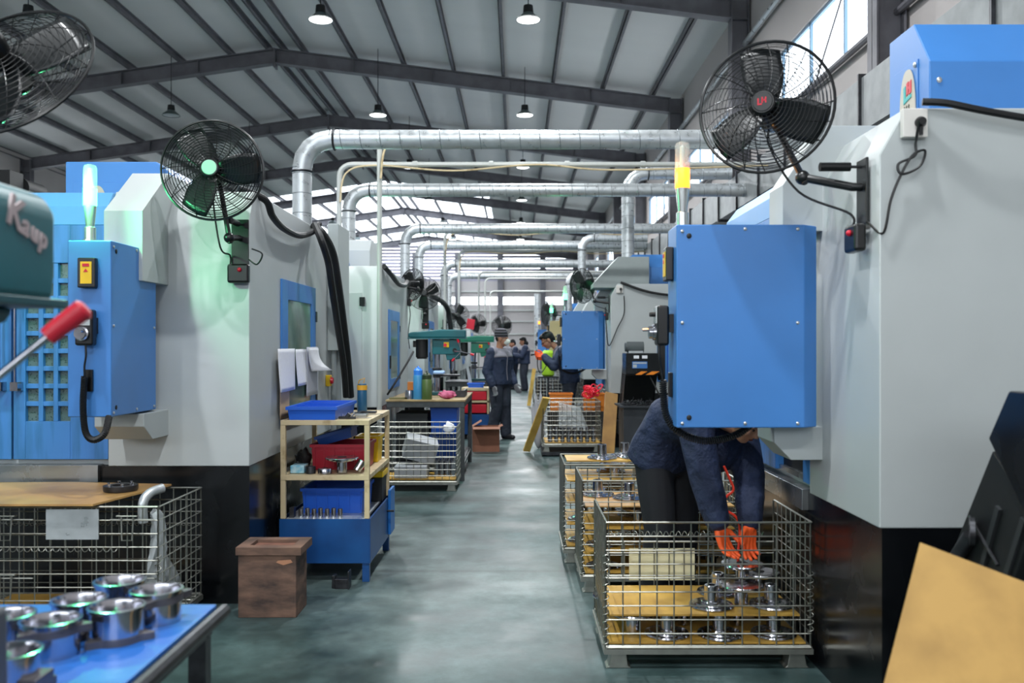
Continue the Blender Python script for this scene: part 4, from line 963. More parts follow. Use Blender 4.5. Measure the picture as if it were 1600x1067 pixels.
def drill(x, y, z, s, rz, m, label, belt=True):
    g = empty('drill_press', (x, y, z), rz)
    def q(*a): return [b_*s for b_ in a]
    MB().box(*q(-.20, .25, -.14, .14, 0, .05)).build('base', teal_d, g, bevel=.01*s)
    MB().cyl((-.12*s, 0, .04*s), (-.12*s, 0, .78*s), .04*s, 20).build('column', chrome, g)
    MB().ring((-.12*s, 0, .36*s), (0, 0, 1), .05*s, .02*s, 24, 8).build('column_collar', black_matte, g)
    MB().box(*q(-.08, .20, -.11, .11, .26, .285)).box(*q(-.17, -.07, -.05, .05, .24, .32)).build('table', steel_d, g, bevel=.004*s)
    MB().box(*q(-.18, .20, -.085, .085, .56, .77)).prism([(.02*s, .48*s), (.2*s, .5*s), (.2*s, .57*s), (-.0*s, .57*s)], 'y', -.07*s, .07*s).build('head', m, g, bevel=.012*s)
    c = MB().prism([(-.50*s, .79*s), (.28*s, .79*s), (.28*s, .90*s), (-.05*s, .905*s), (-.48*s, .865*s), (-.51*s, .84*s)], 'y', -.13*s, .13*s).build('belt_cover', m, g, bevel=.018*s)
    MB().box(*q(-.515, .29, -.137, .137, .775, .79)).build('cover_rim', m, g, bevel=.003*s)
    MB().cyl((-.33*s, 0, .52*s), (-.33*s, 0, .77*s), .085*s, 24).cyl((-.33*s, 0, .50*s), (-.33*s, 0, .52*s), .07*s, 24).box(*q(-.45, -.38, -.04, .04, .66, .75)).build('motor', black_matte, g, bevel=.004*s)
    MB().cyl((.10*s, 0, .36*s), (.10*s, 0, .5*s), .022*s, 14).lathe([(.012*s, .30*s), (.024*s, .33*s), (.024*s, .37*s), (.001, .37*s)], Matrix.Translation((.10*s, 0, 0)), 14).build('chuck', chrome, g)
    sw = MB().box(*q(-.02, .05, -.1, -.085, .66, .73)).build('switch_plate', yellow, g); MB().lathe([(.022*s, 0), (.022*s, .018*s), (.001, .018*s)], align_z((.0, -.1*s, .69*s), (0, -1, 0)), 12).build('stop_button', lh_r, sw)
    MB().lathe([(.03*s, 0), (.03*s, .03*s), (.001, .03*s)], align_z((.13*s, -.085*s, .62*s), (0, -1, 0)), 14).build('feed_hub', black_matte, g)
    for a in (-.25, 1.85, 3.95):
        d = V((math.cos(a), 0, math.sin(a))); p0 = V((.22*s, -.12*s, .60*s))
        lv = MB().cyl(p0, p0 + d*.14*s, .007*s, 8).build('feed_lever', chrome, g); MB().cyl(p0 + d*.13*s, p0 + d*.18*s, .016*s, 10).build('lever_grip', lh_r, lv)
    MB().cyl((.13*s, -.11*s, .61*s), (.22*s, -.125*s, .60*s), .012*s, 8).build('feed_shaft', chrome, g)
    tag(g, label, 'drill press'); return g
drill(-.86, 10.9, .90, .88, 0, teal, 'large teal bench drill press on the wood topped bench')
tag(MB().box(-1.0, -.86, 10.7, 10.86, 1.155, 1.20).build('blue_pouch', mat('pouch', '#9fc0ee', .5), bevel=.02), 'pale blue pouch on the table of the large teal drill press', 'pouch')
def bottle(x, y, z, r, h, m, mc, label):
    g = empty('water_bottle', (x, y, z))
    MB().lathe([(r*.95, 0), (r, .01), (r, h*.72), (r*.8, h*.78), (r*.6, h*.8), (.001, h*.8)], n=20).build('body', m, g)
    MB().lathe([(r*.9, h*.75), (r*.92, h*.9), (r*.5, h*.98), (.001, h)], n=20).build('cap', mc, g); MB().ring((0, 0, h*.93), (1, .3, 0), r*.6, .008, 16, 6).build('carry_loop', mc, g)
    tag(g, label, 'bottle')
bottle(-1.10, 10.02, .90, .055, .36, mat('bottle_blue', '#3f88b8', .3), mat('cap_blue', '#3a86e8', .3), 'light blue water bottle on the workbench')
bottle(-1.0, 10.0, .90, .058, .30, mat('bottle_green', '#4a5f30', .35), mat('cap_green', '#27371c', .4), 'olive green water bottle next to the blue bottle')
tag(rag((-.78, 10.08, .90), .09, .06, .09, mat('rag_magenta', '#a02a58', .9, col2='#d07a98', scale=14), 'rag', 5), 'crumpled magenta rag on the workbench', 'rag')
tag(MB().box(-.86, -.60, 10.4, 10.9, .90, .93).box(-.86, -.60, 10.4, 10.42, .93, .98).box(-.62, -.60, 10.42, 10.9, .93, .98).build('steel_tray', steel_d), 'dark metal tray at the right end of the workbench', 'tray')
puck(-1.20, 10.05, .90, .05, .10, chrome, 'steel_cup', 'shiny steel cup left of the blue bottle', 'cup', .8)
tag(MB().box(-1.42, -1.25, 9.98, 10.1, .90, .92).build('wooden_strip', mat('olive_wood', '#6a6440', .7)), 'short olive strip at the left end of the workbench', 'strip')
tag(MB().box(-1.26, -1.18, 10.35, 10.45, .90, 1.08).build('orange_carton', mat('carton_orange', '#b06a2c', .6), bevel=.003), 'small orange brown carton behind the blue bottle', 'carton')
tag(MB().tube(smooth_path([(-1.50, 10.4, .93), (-1.42, 10.4, 1.05), (-1.28, 10.5, 1.30), (-1.22, 10.6, 1.43)]), .012, 8).build('cable', rubber), 'black cable rising to the large teal drill press motor', 'cable')
bin_(-.98, -.66, 10.1, 10.6, .50, .30, pblue, 'blue_crate', 'bright blue crate hanging under the workbench top', 'crate')
bin_(-.98, -.66, 10.1, 10.6, .2, .29, mat('bin_navy', '#0f3f8a', .4), 'blue_crate', 'lower dark blue crate under the workbench', 'crate')
tag(MB().box(-1.40, -.60, 10.02, 11.5, .181, .199).build('lower_shelf', steel_d), 'dark steel shelf plate low inside the workbench', 'shelf')
tag(MB().box(-1.36, -1.0, 10.1, 10.6, .2, .74).build('steel_cabinet', mat('cab_dark', '#23282c', .5), bevel=.01), 'dark cabinet under the left half of the workbench', 'cabinet')
cb_ = copy_tree(P, (-1.50, 9.22, 0)); cb_.scale = (.93, .95, .98)
tag(cb_, 'wire cage in front of the workbench, grey plastic box inside', 'cage', GC)
sheet(-1.46, -.63, 9.25, 9.76, .112, ply, 'plywood_sheet', 'yellow board on the floor of the cage by the workbench')
gb = MB().box(-.17, .17, -.13, .13, 0, .22).build('plastic_box', mat('box_grey', '#a5a8ac', .5, var=.1), bevel=.01); gb.location = (-1.05, 9.5, .31); gb.rotation_euler = (.2, .25, .2); tag(gb, 'tilted grey plastic box in the cage by the workbench', 'box')
gb = MB().box(-.17, .17, -.16, .16, 0, .13).build('plastic_box', mat('box_grey', '#a5a8ac'), bevel=.01); gb.location = (-1.1, 9.45, .121); tag(gb, 'lower grey plastic box in the cage by the workbench', 'box')
G3 = 'steel sleeves in the cage by the workbench'
for i in range(12):
    puck(-.84 + .055*(i % 4), 9.42 + .12*(i//4), .121, .024, .17, chrome, 'steel_sleeve', 'thin steel sleeve in the cage by the workbench, %s, %s' % (RW[3][i//4], OR[i % 4]), 'sleeve'); C.objects[-1]['group'] = G3
tag(rag((-.70, 9.24, .60), .06, .03, .10, paper, 'white_rag', 8), 'white rag hooked on the rim of the cage by the workbench', 'rag')
# second drill press with red drawer cabinet
g = empty('tool_cabinet', (-.66, 14.64, 0)); 
MB().box(-.22, .22, -.3, .3, .08, .40).build('lower_body', navy_b, g, bevel=.005)
MB().box(-.22, .22, -.3, .3, .78, .82).box(-.22, .22, -.3, .3, .59, .62).box(-.22, -.19, -.3, .3, .41, .78).box(.19, .22, -.3, .3, .41, .78).box(-.19, .19, .26, .3, .41, .78).build('frame', beige, g)
for z in (.42, .63): MB().box(-.18, .18, -.29, .2, z, z+.14).build('drawer', red, g, bevel=.01)
for x in (-.18, .18):
    for y in (-.25, .25): MB().cyl((x, y, .0), (x, y, .08), .03, 10).build('foot', black_matte, g)
tag(g, 'blue tool cabinet with red drawers left of the man in the striped hat', 'cabinet')
bench(-1.2, -.3, 15.0, 15.9, .90, steel_d, leg_g, 'grey steel bench holding the green drill press', low=False)
drill(-.62, 15.3, .90, .85, 0, mat('drill_green', '#12705a', .35), 'green bench drill press partly hidden by the striped hat man')
bin_(-.80, -.52, 14.5, 14.75, .82, .07, pblue, 'parts_tray', 'small blue tray on top of the red drawer cabinet', 'tray')
tag(MB().prism([(-.03, 0), (.03, 0), (-.05, .38), (-.09, .38)], 'y', -.02, .02).build('white_chute', white), 'slanted white strip by the red levers of the large drill press', 'strip')
C.objects[-1].location = (-.78, 14.8, .822)
rs = MB().box(-.085, .085, -.006, .006, 0, .22).build('red_sign', mat('sign_red', '#d8243c', .5)); rs.location = at(734, 514, 19.58); rs.rotation_euler = (0, .15, .1); tag(rs, 'small red sign hanging on the distant left fan', 'sign')
# cardboard box
card = mat('cardboard', '#8c5d48', .8, var=.15, scale=6)
g = empty('cardboard_box', (-.44, 12.8, 0), .08)
MB().box(-.19, .19, -.15, -.145, 0, .35).box(-.19, .19, .145, .15, 0, .35).box(-.19, -.185, -.145, .145, 0, .35).box(.185, .19, -.145, .145, 0, .35).box(-.185, .185, -.145, .145, 0, .005).build('body', card, g, smooth=0)
MB().prism([(-.15, .35), (-.30, .33), (-.30, .335), (-.15, .355)], 'x', -.19, .19).build('flap', card, g, smooth=0)
MB().prism([(-.19, .35), (-.06, .43), (-.06, .435), (-.19, .355)], 'y', -.14, .14).build('flap', card, g, smooth=0)
MB().prism([(.19, .35), (.24, .37), (.24, .365), (.19, .345)], 'y', -.14, .14).build('flap', card, g, smooth=0)
tag(g, 'open brown cardboard box at the feet of the man in the striped hat', 'box')

# ---------------------------------------------------------------- right side, second machine area
c4 = copy_tree(P, (.36, 12.15, .06)); c4.scale = (.82, 1.3, 1.0); tag(c4, 'wire cage under the bowed worker with a row of sleeves inside', 'cage', GC)
tag(MB().box(.34, 1.2, 12.12, 12.98, .02, .06).box(.40, .50, 12.2, 12.3, 0, .02).box(1.05, 1.15, 12.2, 12.3, 0, .02).box(.4, .5, 12.8, 12.9, 0, .02).box(1.05, 1.15, 12.8, 12.9, 0, .02).build('cage_dolly', steel_d), 'low dark dolly under the cage of the bowed worker', 'dolly')
sheet(.39, 1.16, 12.2, 12.9, .172, ply, 'plywood_sheet', 'yellow board inside the cage of the bowed worker')
for i in range(16):
    puck(.46 + .085*(i % 8), 12.26 + .14*(i//8), .182, .028, .2, chrome, 'steel_sleeve', 'shiny sleeve in the cage of the bowed worker, %s, %s' % (RW[2][i//8], OR[i % 8]), 'sleeve'); C.objects[-1]['group'] = 'sleeves in the cage of the bowed worker'
o = MB(); pts = []
for i in range(7):
    for j in range(7):
        u, v = i/6, j/6; pts.append((.58 + .42*u*(1-.3*v), 12.30 + .03*math.sin(7*u+3*v), .38 + .34*v - .06*u))
tag(o.add(pts, [(i*7+j, i*7+j+1, (i+1)*7+j+1, (i+1)*7+j) for i in range(6) for j in range(6)]).build('plastic_film', film, solid=.001), 'clear plastic film draped inside the cage of the bowed worker', 'film')
plk = mat('plank_yellow', '#dcb860', .5, col2='#c09a48', scale=5)
def plank(p, q, wd, th, m, label, side=(1, 0, 0)):
    p, q = V(p), V(q); d = (q-p).normalized(); s_ = V(side); s_ = (s_ - d*s_.dot(d)).normalized(); mb = MB()
    rotbox(mb, (p+q)/2, d, s_, (q-p).length/2, wd/2, th); o = mb.build('wooden_plank', m, bevel=.003); tag(o, label, 'plank'); return o
plank((.14, 12.6, .02), (.40, 12.06, .80), .10, .03, plk, 'yellow plank leaning on the left side of the bowed worker cage', (1, .2, 0))
plank((1.22, 12.0, .02), (1.32, 12.45, .84), .18, .03, ply_o, 'wide orange plank leaning right of the bowed worker cage', (1, .3, 0))
plank((.30, 22.0, .02), (.44, 22.2, .93), .09, .03, plk, 'yellow plank leaning on the far cage of silver parts', (1, .2, 0))
og = mat('bin_orange', '#c9741c', .5)
tag(MB().box(.46, 1.32, 13.08, 13.44, 0, .54).build('steel_stand', mat('stand_dark', '#2b2e31', .5), bevel=.005), 'dark low steel stand under the orange bins', 'stand')
bin_(.48, .83, 13.10, 13.42, .54, .26, og, 'orange_bin', 'orange bin left of the bowed worker legs', 'bin')
bin_(.98, 1.30, 13.10, 13.42, .54, .26, og, 'orange_bin', 'orange bin right of the bowed worker legs', 'bin')
rn = MB()
rd = random.Random(4)
for i in range(16):
    c_ = V((1.08 + rd.uniform(-.11, .11), 12.78 + rd.uniform(-.08, .08), .80 + rd.uniform(0, .10))); rn.ring(c_, (rd.uniform(-1, 1), rd.uniform(-1, 1), rd.uniform(-1, 1)), rd.uniform(.04, .075), .009, 16, 5)
tag(rn.build('red_hose_coil', mat('hose_red', '#e8203c', .4)), 'tangled bright red hose heaped on the bowed worker cage rim', 'hose')
c5 = copy_tree(P, (.42, 22.3, 0)); c5.scale = (1.1, 1.3, 1.3); tag(c5, 'far wire cage heaped with silver parts before the distant workers', 'cage', GC)
for i in range(24):
    puck(.54 + .15*(i % 6), 22.42 + .16*(i//6), .14 + .0*i, .06, .55, chrome, 'steel_sleeve', 'silver part in the far wire cage, %s, %s' % (RW[4][i//6], OR[i % 6]), 'sleeve'); C.objects[-1]['group'] = 'silver parts in the far cage'
g = empty('green_bin', (.62, 17.6, 0)); MB().lathe([(.09, .9), (.12, .93), (.125, 1.36), (.08, 1.41), (.001, 1.41)], n=20).build('body', mat('bin_green', '#9fce2c', .5), g); MB().box(-.2, .2, -.15, .15, .87, .9).box(-.02, .02, -.02, .02, .0, .87).box(-.2, .2, -.15, .15, 0, .03).build('stand', steel_d, g)
tag(g, 'lime green container beneath the hands of the bowed worker', 'container')
tag(rag((.32, 13.05, .0), .09, .08, .72, mat('sack_grey', '#a0a2a8', .8), 'grey_sack', 11), 'grey cloth sack standing behind the leaning yellow plank', 'sack')
# chip conveyors and chip bin
def conveyor(loc, label, near=False):
    g = empty('chip_conveyor', loc)
    prof = [(1.2, .22), (.72, .22), (.05, 1.10), (-.05, 1.10), (-.05, 1.36), (.26, 1.36), (.34, 1.24), (.86, .42), (1.2, .42)]
    MB().prism(prof, 'x', 0, .40).build('housing', black_matte, g, bevel=.006)
    for x in (-.012, .404): MB().prism([(.70, .24), (.01, 1.15), (.05, 1.18), (.74, .27)], 'x', x, x+.012).prism([(.88, .44), (.32, 1.26), (.36, 1.28), (.92, .46)], 'x', x, x+.012).build('side_rib', black_gloss, g)
    MB().box(-.02, .43, -.10, .34, 1.12, 1.40).build('drive_housing', black_m, g, bevel=.01)
    MB().cyl((.02, .12, 1.48), (.24, .12, 1.48), .075, 20).cyl((-.01, .12, 1.48), (.02, .12, 1.48), .06, 20).build('motor', mat('motor_grey', '#4c5355', .5), g)
    MB().prism([(.12+.09*math.cos(t), 1.50+.09*math.sin(t)) for t in [math.pi*i/10 for i in range(11)]] + [(.12-.09*math.cos(t), 1.12-.09*math.sin(t)) for t in [math.pi*i/10 for i in range(11)]], 'x', .44, .52).build('belt_guard', black_matte, g, bevel=.005)
    MB().box(.06, .26, -.106, -.10, 1.2, 1.29).build('type_plate', mat('plate_blue', '#3b6fb0', .4), g); MB().box(.07, .25, -.108, -.106, 1.262, 1.28).box(.07, .12, -.108, -.106, 1.21, 1.25).build('plate_marks', white, g, smooth=0)
    for x in (.08, .19): MB().box(x, x+.07, -.106, -.10, 1.33, 1.37).build('small_label', paper, g)
    MB().prism([(.1, 1.115), (.18, 1.115), (.26, 1.16), (.18, 1.16)], 'y', -.107, -.10).prism([(.24, 1.115), (.34, 1.115), (.42, 1.16), (.32, 1.16)], 'y', -.107, -.10).build('hazard_stripe', orange, g, smooth=0)
    MB().box(.03, .22, .0, .06, 1.40, 1.43).build('bracket', galv, g)
    MB().cyl((.3, -.02, 1.1), (.42, -.1, .85), .012, 8).build('stay', black_matte, g)
    for x in (0.02, .34): MB().box(x, x+.04, .40, .44, 0, .7).build('leg', black_matte, g)
    # lifting eye on the side
    MB().lathe_closed([(.022, -.008), (.048, -.008), (.048, .008), (.022, .008)], align_z((-.02, .58, .55), (1, .2, 0)), 20).build('lifting_eye', steel_d, g)
    tag(g, label, 'conveyor'); return g
conveyor((1.47, 11.95, 0), 'black chip conveyor with grey motor beside the second right machine')
b_ = bin_(1.30, 1.88, 11.25, 11.90, .0, .74, mat('bin_steel', '#3a3d42', .5, metal=.3, var=.3), 'chip_bin', 'dark steel hopper bin full of metal chips on the right', 'bin', fl=.05)
mb = MB(); rd = random.Random(9)
for i in range(260):
    c_ = V((rd.uniform(1.38, 1.80), rd.uniform(11.33, 11.82), .67 + rd.uniform(0, .11))); d = V((rd.uniform(-1, 1), rd.uniform(-1, 1), rd.uniform(-.4, 1))).normalized() * .03; mb.tube([c_, c_ + d + V((.012, 0, .01)), c_ + d*1.6], .004, 4)
mb.box(1.37, 1.81, 11.32, 11.83, .3, .67)
tag(mb.build('metal_chips', steel_d), 'curly metal chips filling the dark hopper bin', 'chips', kind='stuff')
# near right conveyor (own size) and leaning yellow board
g = empty('chip_conveyor', (1.5, 3.0, 0))
prof = [(3.42, .25), (3.22, .25), (2.78, 1.02), (2.70, 1.02), (2.62, 1.18), (2.74, 1.40), (2.95, 1.40), (2.98, 1.17), (3.42, .5)]
def P2(l): return [(a, b_) for a, b_ in l]
MB().prism(P2([(3.41, .20), (3.10, .20), (2.66, .98), (2.90, 1.16), (3.41, .42)]), 'x', 1.54, 1.99).build('housing', black_matte, g, world=True, bevel=.005)
MB().prism(P2([(2.60, .90), (2.90, 1.20), (2.78, 1.36), (2.55, 1.36), (2.40, 1.2)]), 'x', 1.525, 2.04).build('drive_housing', black_m, g, world=True, bevel=.008)
MB().prism(P2([(3.18, .25), (2.84, .98), (2.86, .99), (3.20, .26)]), 'x', 1.528, 1.54).prism(P2([(3.0, .38), (2.70, .97), (2.72, .98), (3.02, .39)]), 'x', 1.53, 1.54).build('side_rib', mat('worn_edge', '#26292b', .5), g, world=True)
MB().lathe_closed([(.022, -.008), (.046, -.008), (.046, .008), (.022, .008)], align_z((1.51, 2.97, .885), (.9, -.4, 0)), 24).cyl((1.515, 3.0, .93), (1.535, 2.86, .80), .006, 8).build('lifting_eye', steel_d, g, world=True)
MB().cyl((1.505, 3.1, .74), (1.53, 3.02, .86), .024, 14).build('pivot_pin', steel_d, g, world=True)
for y in (3.05, 3.3): MB().box(1.55, 1.60, y, y+.05, 0, .3).build('leg', black_matte, g, world=True)
tag(g, 'black inclined chip conveyor rising at the right edge beside the nearest machine', 'conveyor')
A = V((1.103, 2.45, .961)); Cc = V((.77, 2.17, .215)); Bv = V((.62, -.30, -.22))
mb = MB(); u = Bv; v = Cc - A; nrm = u.cross(v).normalized()*.005
mb.add([A-nrm, A+u-nrm, A+u+v-nrm, A+v-nrm, A+nrm, A+u+nrm, A+u+v+nrm, A+v+nrm], [(0,1,2,3), (7,6,5,4), (0,4,5,1), (1,5,6,2), (2,6,7,3), (3,7,4,0)])
tag(mb.build('plywood_sheet', mat('big_plywood', '#b48c44', .5, col2='#916c2c', scale=5, detail=8, lo=.3, hi=.62), smooth=0), 'big yellow plywood sheet leaning at an angle in the lower right corner', 'board')

# ---------------------------------------------------------------- near left bench with housings, and drill press
g = bench(-2.6, -.870, 1.3, 2.60, .75, mat('bench_blue', '#1d62b4', .4, col2='#3a78b4', scale=5, lo=.3, hi=.5), steel_d, 'blue topped workbench in the lower left corner')
MB().tube([(-.852, 1.3, .728), (-.852, 2.61, .728)], .020, 10).build('edge_bar', steel_d, g, world=True)
cast = mat('cast_grey', '#6d6a6e', .45, metal=.6, var=.3, scale=20)
def housing(px, py, label, inv=False, rz=0, zb=.75):
    Y = (1.5 - zb - .085) * 1400 / (py - 540); x = (px - 807) * Y / 1400
    g = empty('bearing_housing', (x, Y, zb), rz)
    MB().lathe_closed([(.060, 0), (.066, .0), (.066, .078), (.071, .080), (.071, .087), (.064, .088), (.060, .080)], n=40).build('ring', chrome, g)
    mb = MB(); zz = (.0, .018) if not inv else (.055, .073)
    poly = [((.069 + .026*max(0, math.cos(3*t))**6)*math.cos(t), (.069 + .026*max(0, math.cos(3*t))**6)*math.sin(t)) for t in [2*math.pi*i/72 for i in range(72)]]
    n = len(poly); inn = [(.0665*math.cos(2*math.pi*i/n), .0665*math.sin(2*math.pi*i/n)) for i in range(n)]
    vs = [(a, b_, z) for z in zz for a, b_ in poly] + [(a, b_, z) for z in zz for a, b_ in inn]
    fs = []
    for i in range(n):
        j = (i+1) % n; fs += [(i, j, n+j, n+i), (2*n+i, 3*n+i, 3*n+j, 2*n+j), (n+i, n+j, 3*n+j, 3*n+i), (i, 2*n+i, 2*n+j, j)]
    mb.add(vs, fs).build('lugged_flange', cast, g, smooth=30)
    tag(g, label, 'housing', 'machined ring housings on the blue bench')
housing(187, 907, 'ring housing at the back of the group on the blue bench', rz=.4)
housing(124, 936, 'ring housing left of centre on the blue bench', rz=1.0)
housing(182, 947, 'ring housing in the middle of the group, flange at its bottom', rz=.1)
housing(244, 921, 'rightmost ring housing on the blue bench, flange near its top', inv=True, rz=.6)
housing(79, 968, 'front left ring housing with flange near its top', inv=True, rz=.2)
housing(8, 960, 'ring housing cut by the left picture edge', rz=.9)
housing(12, 1018, 'nearest ring housing, low at the left picture edge', rz=.5)
tag(MB().box(-1.15, -1.02, 1.90, 1.98, .75, .79).build('steel_block', cast, bevel=.004), 'rough grey block at the bottom edge on the blue bench', 'block')
# near drill press
g = empty('drill_press', (-1.62, 1.95, .75))
MB().box(-1.85, -1.30, 1.72, 2.12, .75, .79).build('base', teal_d, g, world=True, bevel=.01)
MB().cyl((-1.62, 1.92, .78), (-1.62, 1.92, 1.7), .045, 20).build('column', chrome, g, world=True)
MB().prism([(-1.80, 1.60), (-1.055, 1.60), (-1.05, 1.66), (-1.05, 1.80), (-1.075, 1.84), (-1.15, 1.86), (-1.30, 1.91), (-1.80, 1.95)], 'y', 1.68, 2.05).build('belt_cover', teal, g, world=True, bevel=.02)
MB().box(-1.80, -1.035, 1.66, 2.07, 1.585, 1.605).build('cover_rim', teal_d, g, world=True, bevel=.004)
MB().prism([(-1.72, 1.42), (-1.12, 1.55), (-1.10, 1.584), (-1.72, 1.584)], 'y', 1.70, 1.98).build('head', teal_d, g, world=True, bevel=.02)
MB().box(-1.30, -1.17, 1.72, 1.96, 1.44, 1.58).build('gear_head', teal_d, g, world=True, bevel=.02)
lt = mat('cast_letters', '#a89a9c', .6); cv = sub(g, 'belt_cover')
for y_, z, sz, ch in ((1.875, 1.775, .09, 'K'), (1.915, 1.755, .066, 'a'), (1.95, 1.745, .062, 'u'), (1.985, 1.735, .062, 'p')):
    text_part(ch, sz, lt, cv, Matrix.Translation(V((-1.049, y_, z)) - V((-1.62, 1.95, .75))) @ Matrix.Rotation(R(90), 4, 'Z') @ Matrix.Rotation(R(90), 4, 'X') @ Matrix.Rotation(-.3, 4, 'Z'), ext=.003, bold=True)
p0 = at(-40, 618, 1.75); p1 = at(92, 512, 1.80); p2 = at(131, 483, 1.81)
lv = MB().cyl(p0, p1, .008, 12).cyl(p0, p0 + V((-.25, .15, -.02)), .02, 12).build('feed_lever', chrome, g, world=True)
MB().tube([p1.lerp(p0, .14), p1, p2, p2 + (p2-p1).normalized()*.006], [.019, .020, .022, .014], 16).build('lever_grip', mat('grip_red', '#b81c30', .4), lv, world=True)
tag(g, 'blurred teal drill press with red grip lever at the left picture edge', 'drill press')
tag(MB().box(-1.25, -1.043, 1.70, 1.85, .75, .97).build('grey_housing', mat('grey_paint', '#4b4f55', .5), bevel=.02), 'blurred dark grey box at the bottom left picture edge', 'box')

# ---------------------------------------------------------------- people
skin = mat('skin', '#b98468', .55, var=.08, scale=20); navy = mat('jacket_navy', '#27344f', .8, var=.3, scale=9, bump=.6); pants = mat('trouser_navy', '#2e3442', .85, var=.3, scale=9, bump=.6)
pants_k = mat('trouser_black', '#14171e', .85, var=.3, scale=12, bump=.2)
yoke = mat('jacket_grey', '#7e7c86', .8, var=.1, scale=20); hair = mat('hair_black', '#0e0d0e', .6); shoe = mat('shoe', '#15151a', .5)
glove_o = mat('glove_orange', '#ff6428', .55, var=.12, scale=30); glove_g = mat('glove_grey', '#6e6f74', .8); eye_m = mat('eye_dark', '#1a1210', .3); lip = mat('lip', '#8a4c42', .6)
UP = V((0, 0, 1))
def rem(o, vox, it=4):
    r = o.modifiers.new('remesh', 'REMESH'); r.mode = 'VOXEL'; r.voxel_size = vox; r.use_smooth_shade = True
    s = o.modifiers.new('smooth', 'SMOOTH'); s.factor = .5; s.iterations = it
    return o
def limb(mb, pts, rads, n=14):
    pts = [V(p) for p in pts]; mb.tube(pts, rads, n)
    for p, r in zip(pts, rads): mb.ell(p, r*.99, r*.99, r*.99, nu=14, nv=8)
def rings(mb, L):
    out = []
    for c, rt, fw, rx, ry in L:
        c, rt, fw = V(c), V(rt).normalized(), V(fw).normalized()
        out.append([c + rt*rx*math.copysign(abs(math.cos(t))**.85, math.cos(t)) + fw*ry*math.copysign(abs(math.sin(t))**.85, math.sin(t)) for t in [2*math.pi*i/24 for i in range(24)]])
    mb.loft(out)
def hand(mb, wr, d, side, curl=.35, s=1.0, thumb=1, spread=.1):
    """d: wrist to knuckles; side: towards the thumb"""
    wr, d, side = V(wr), V(d).normalized(), V(side); side = (side - d*side.dot(d)).normalized(); pn = d.cross(side) * thumb   # curl towards pn
    k = wr + d*.085*s
    for t in (-1, -.33, .33, 1):
        limb(mb, [wr + side*t*.014*s, wr + d*.04*s + side*t*.026*s, k + side*t*.031*s], [.016*s, .016*s, .0125*s], 8)
    for i, (t, L_) in enumerate(((1, .078), (.36, .086), (-.3, .080), (-.95, .062))):
        p = k + side*t*.033*s; a = curl * (.7 + .15*i); pts = [p]; dd = (d + side*spread*t).normalized()
        for seg, fr in enumerate((.44, .31, .25)):
            a2 = a * (seg + .7); q = pts[-1] + (dd*math.cos(a2) + pn*math.sin(a2)) * L_*fr*s; pts.append(q)
        limb(mb, pts, [.0115*s, .0105*s, .0098*s, .0085*s], 8)
    b_ = wr + d*.022*s + side*.026*s; pts = [b_, b_ + (d*.55 + side*.75 + pn*.25).normalized()*.036*s]
    pts.append(pts[-1] + (d*.9 + side*.35 + pn*.35).normalized()*.032*s); pts.append(pts[-1] + (d*.95 + pn*.4).normalized()*.024*s)
    limb(mb, pts, [.016*s, .013*s, .0118*s, .010*s], 8)
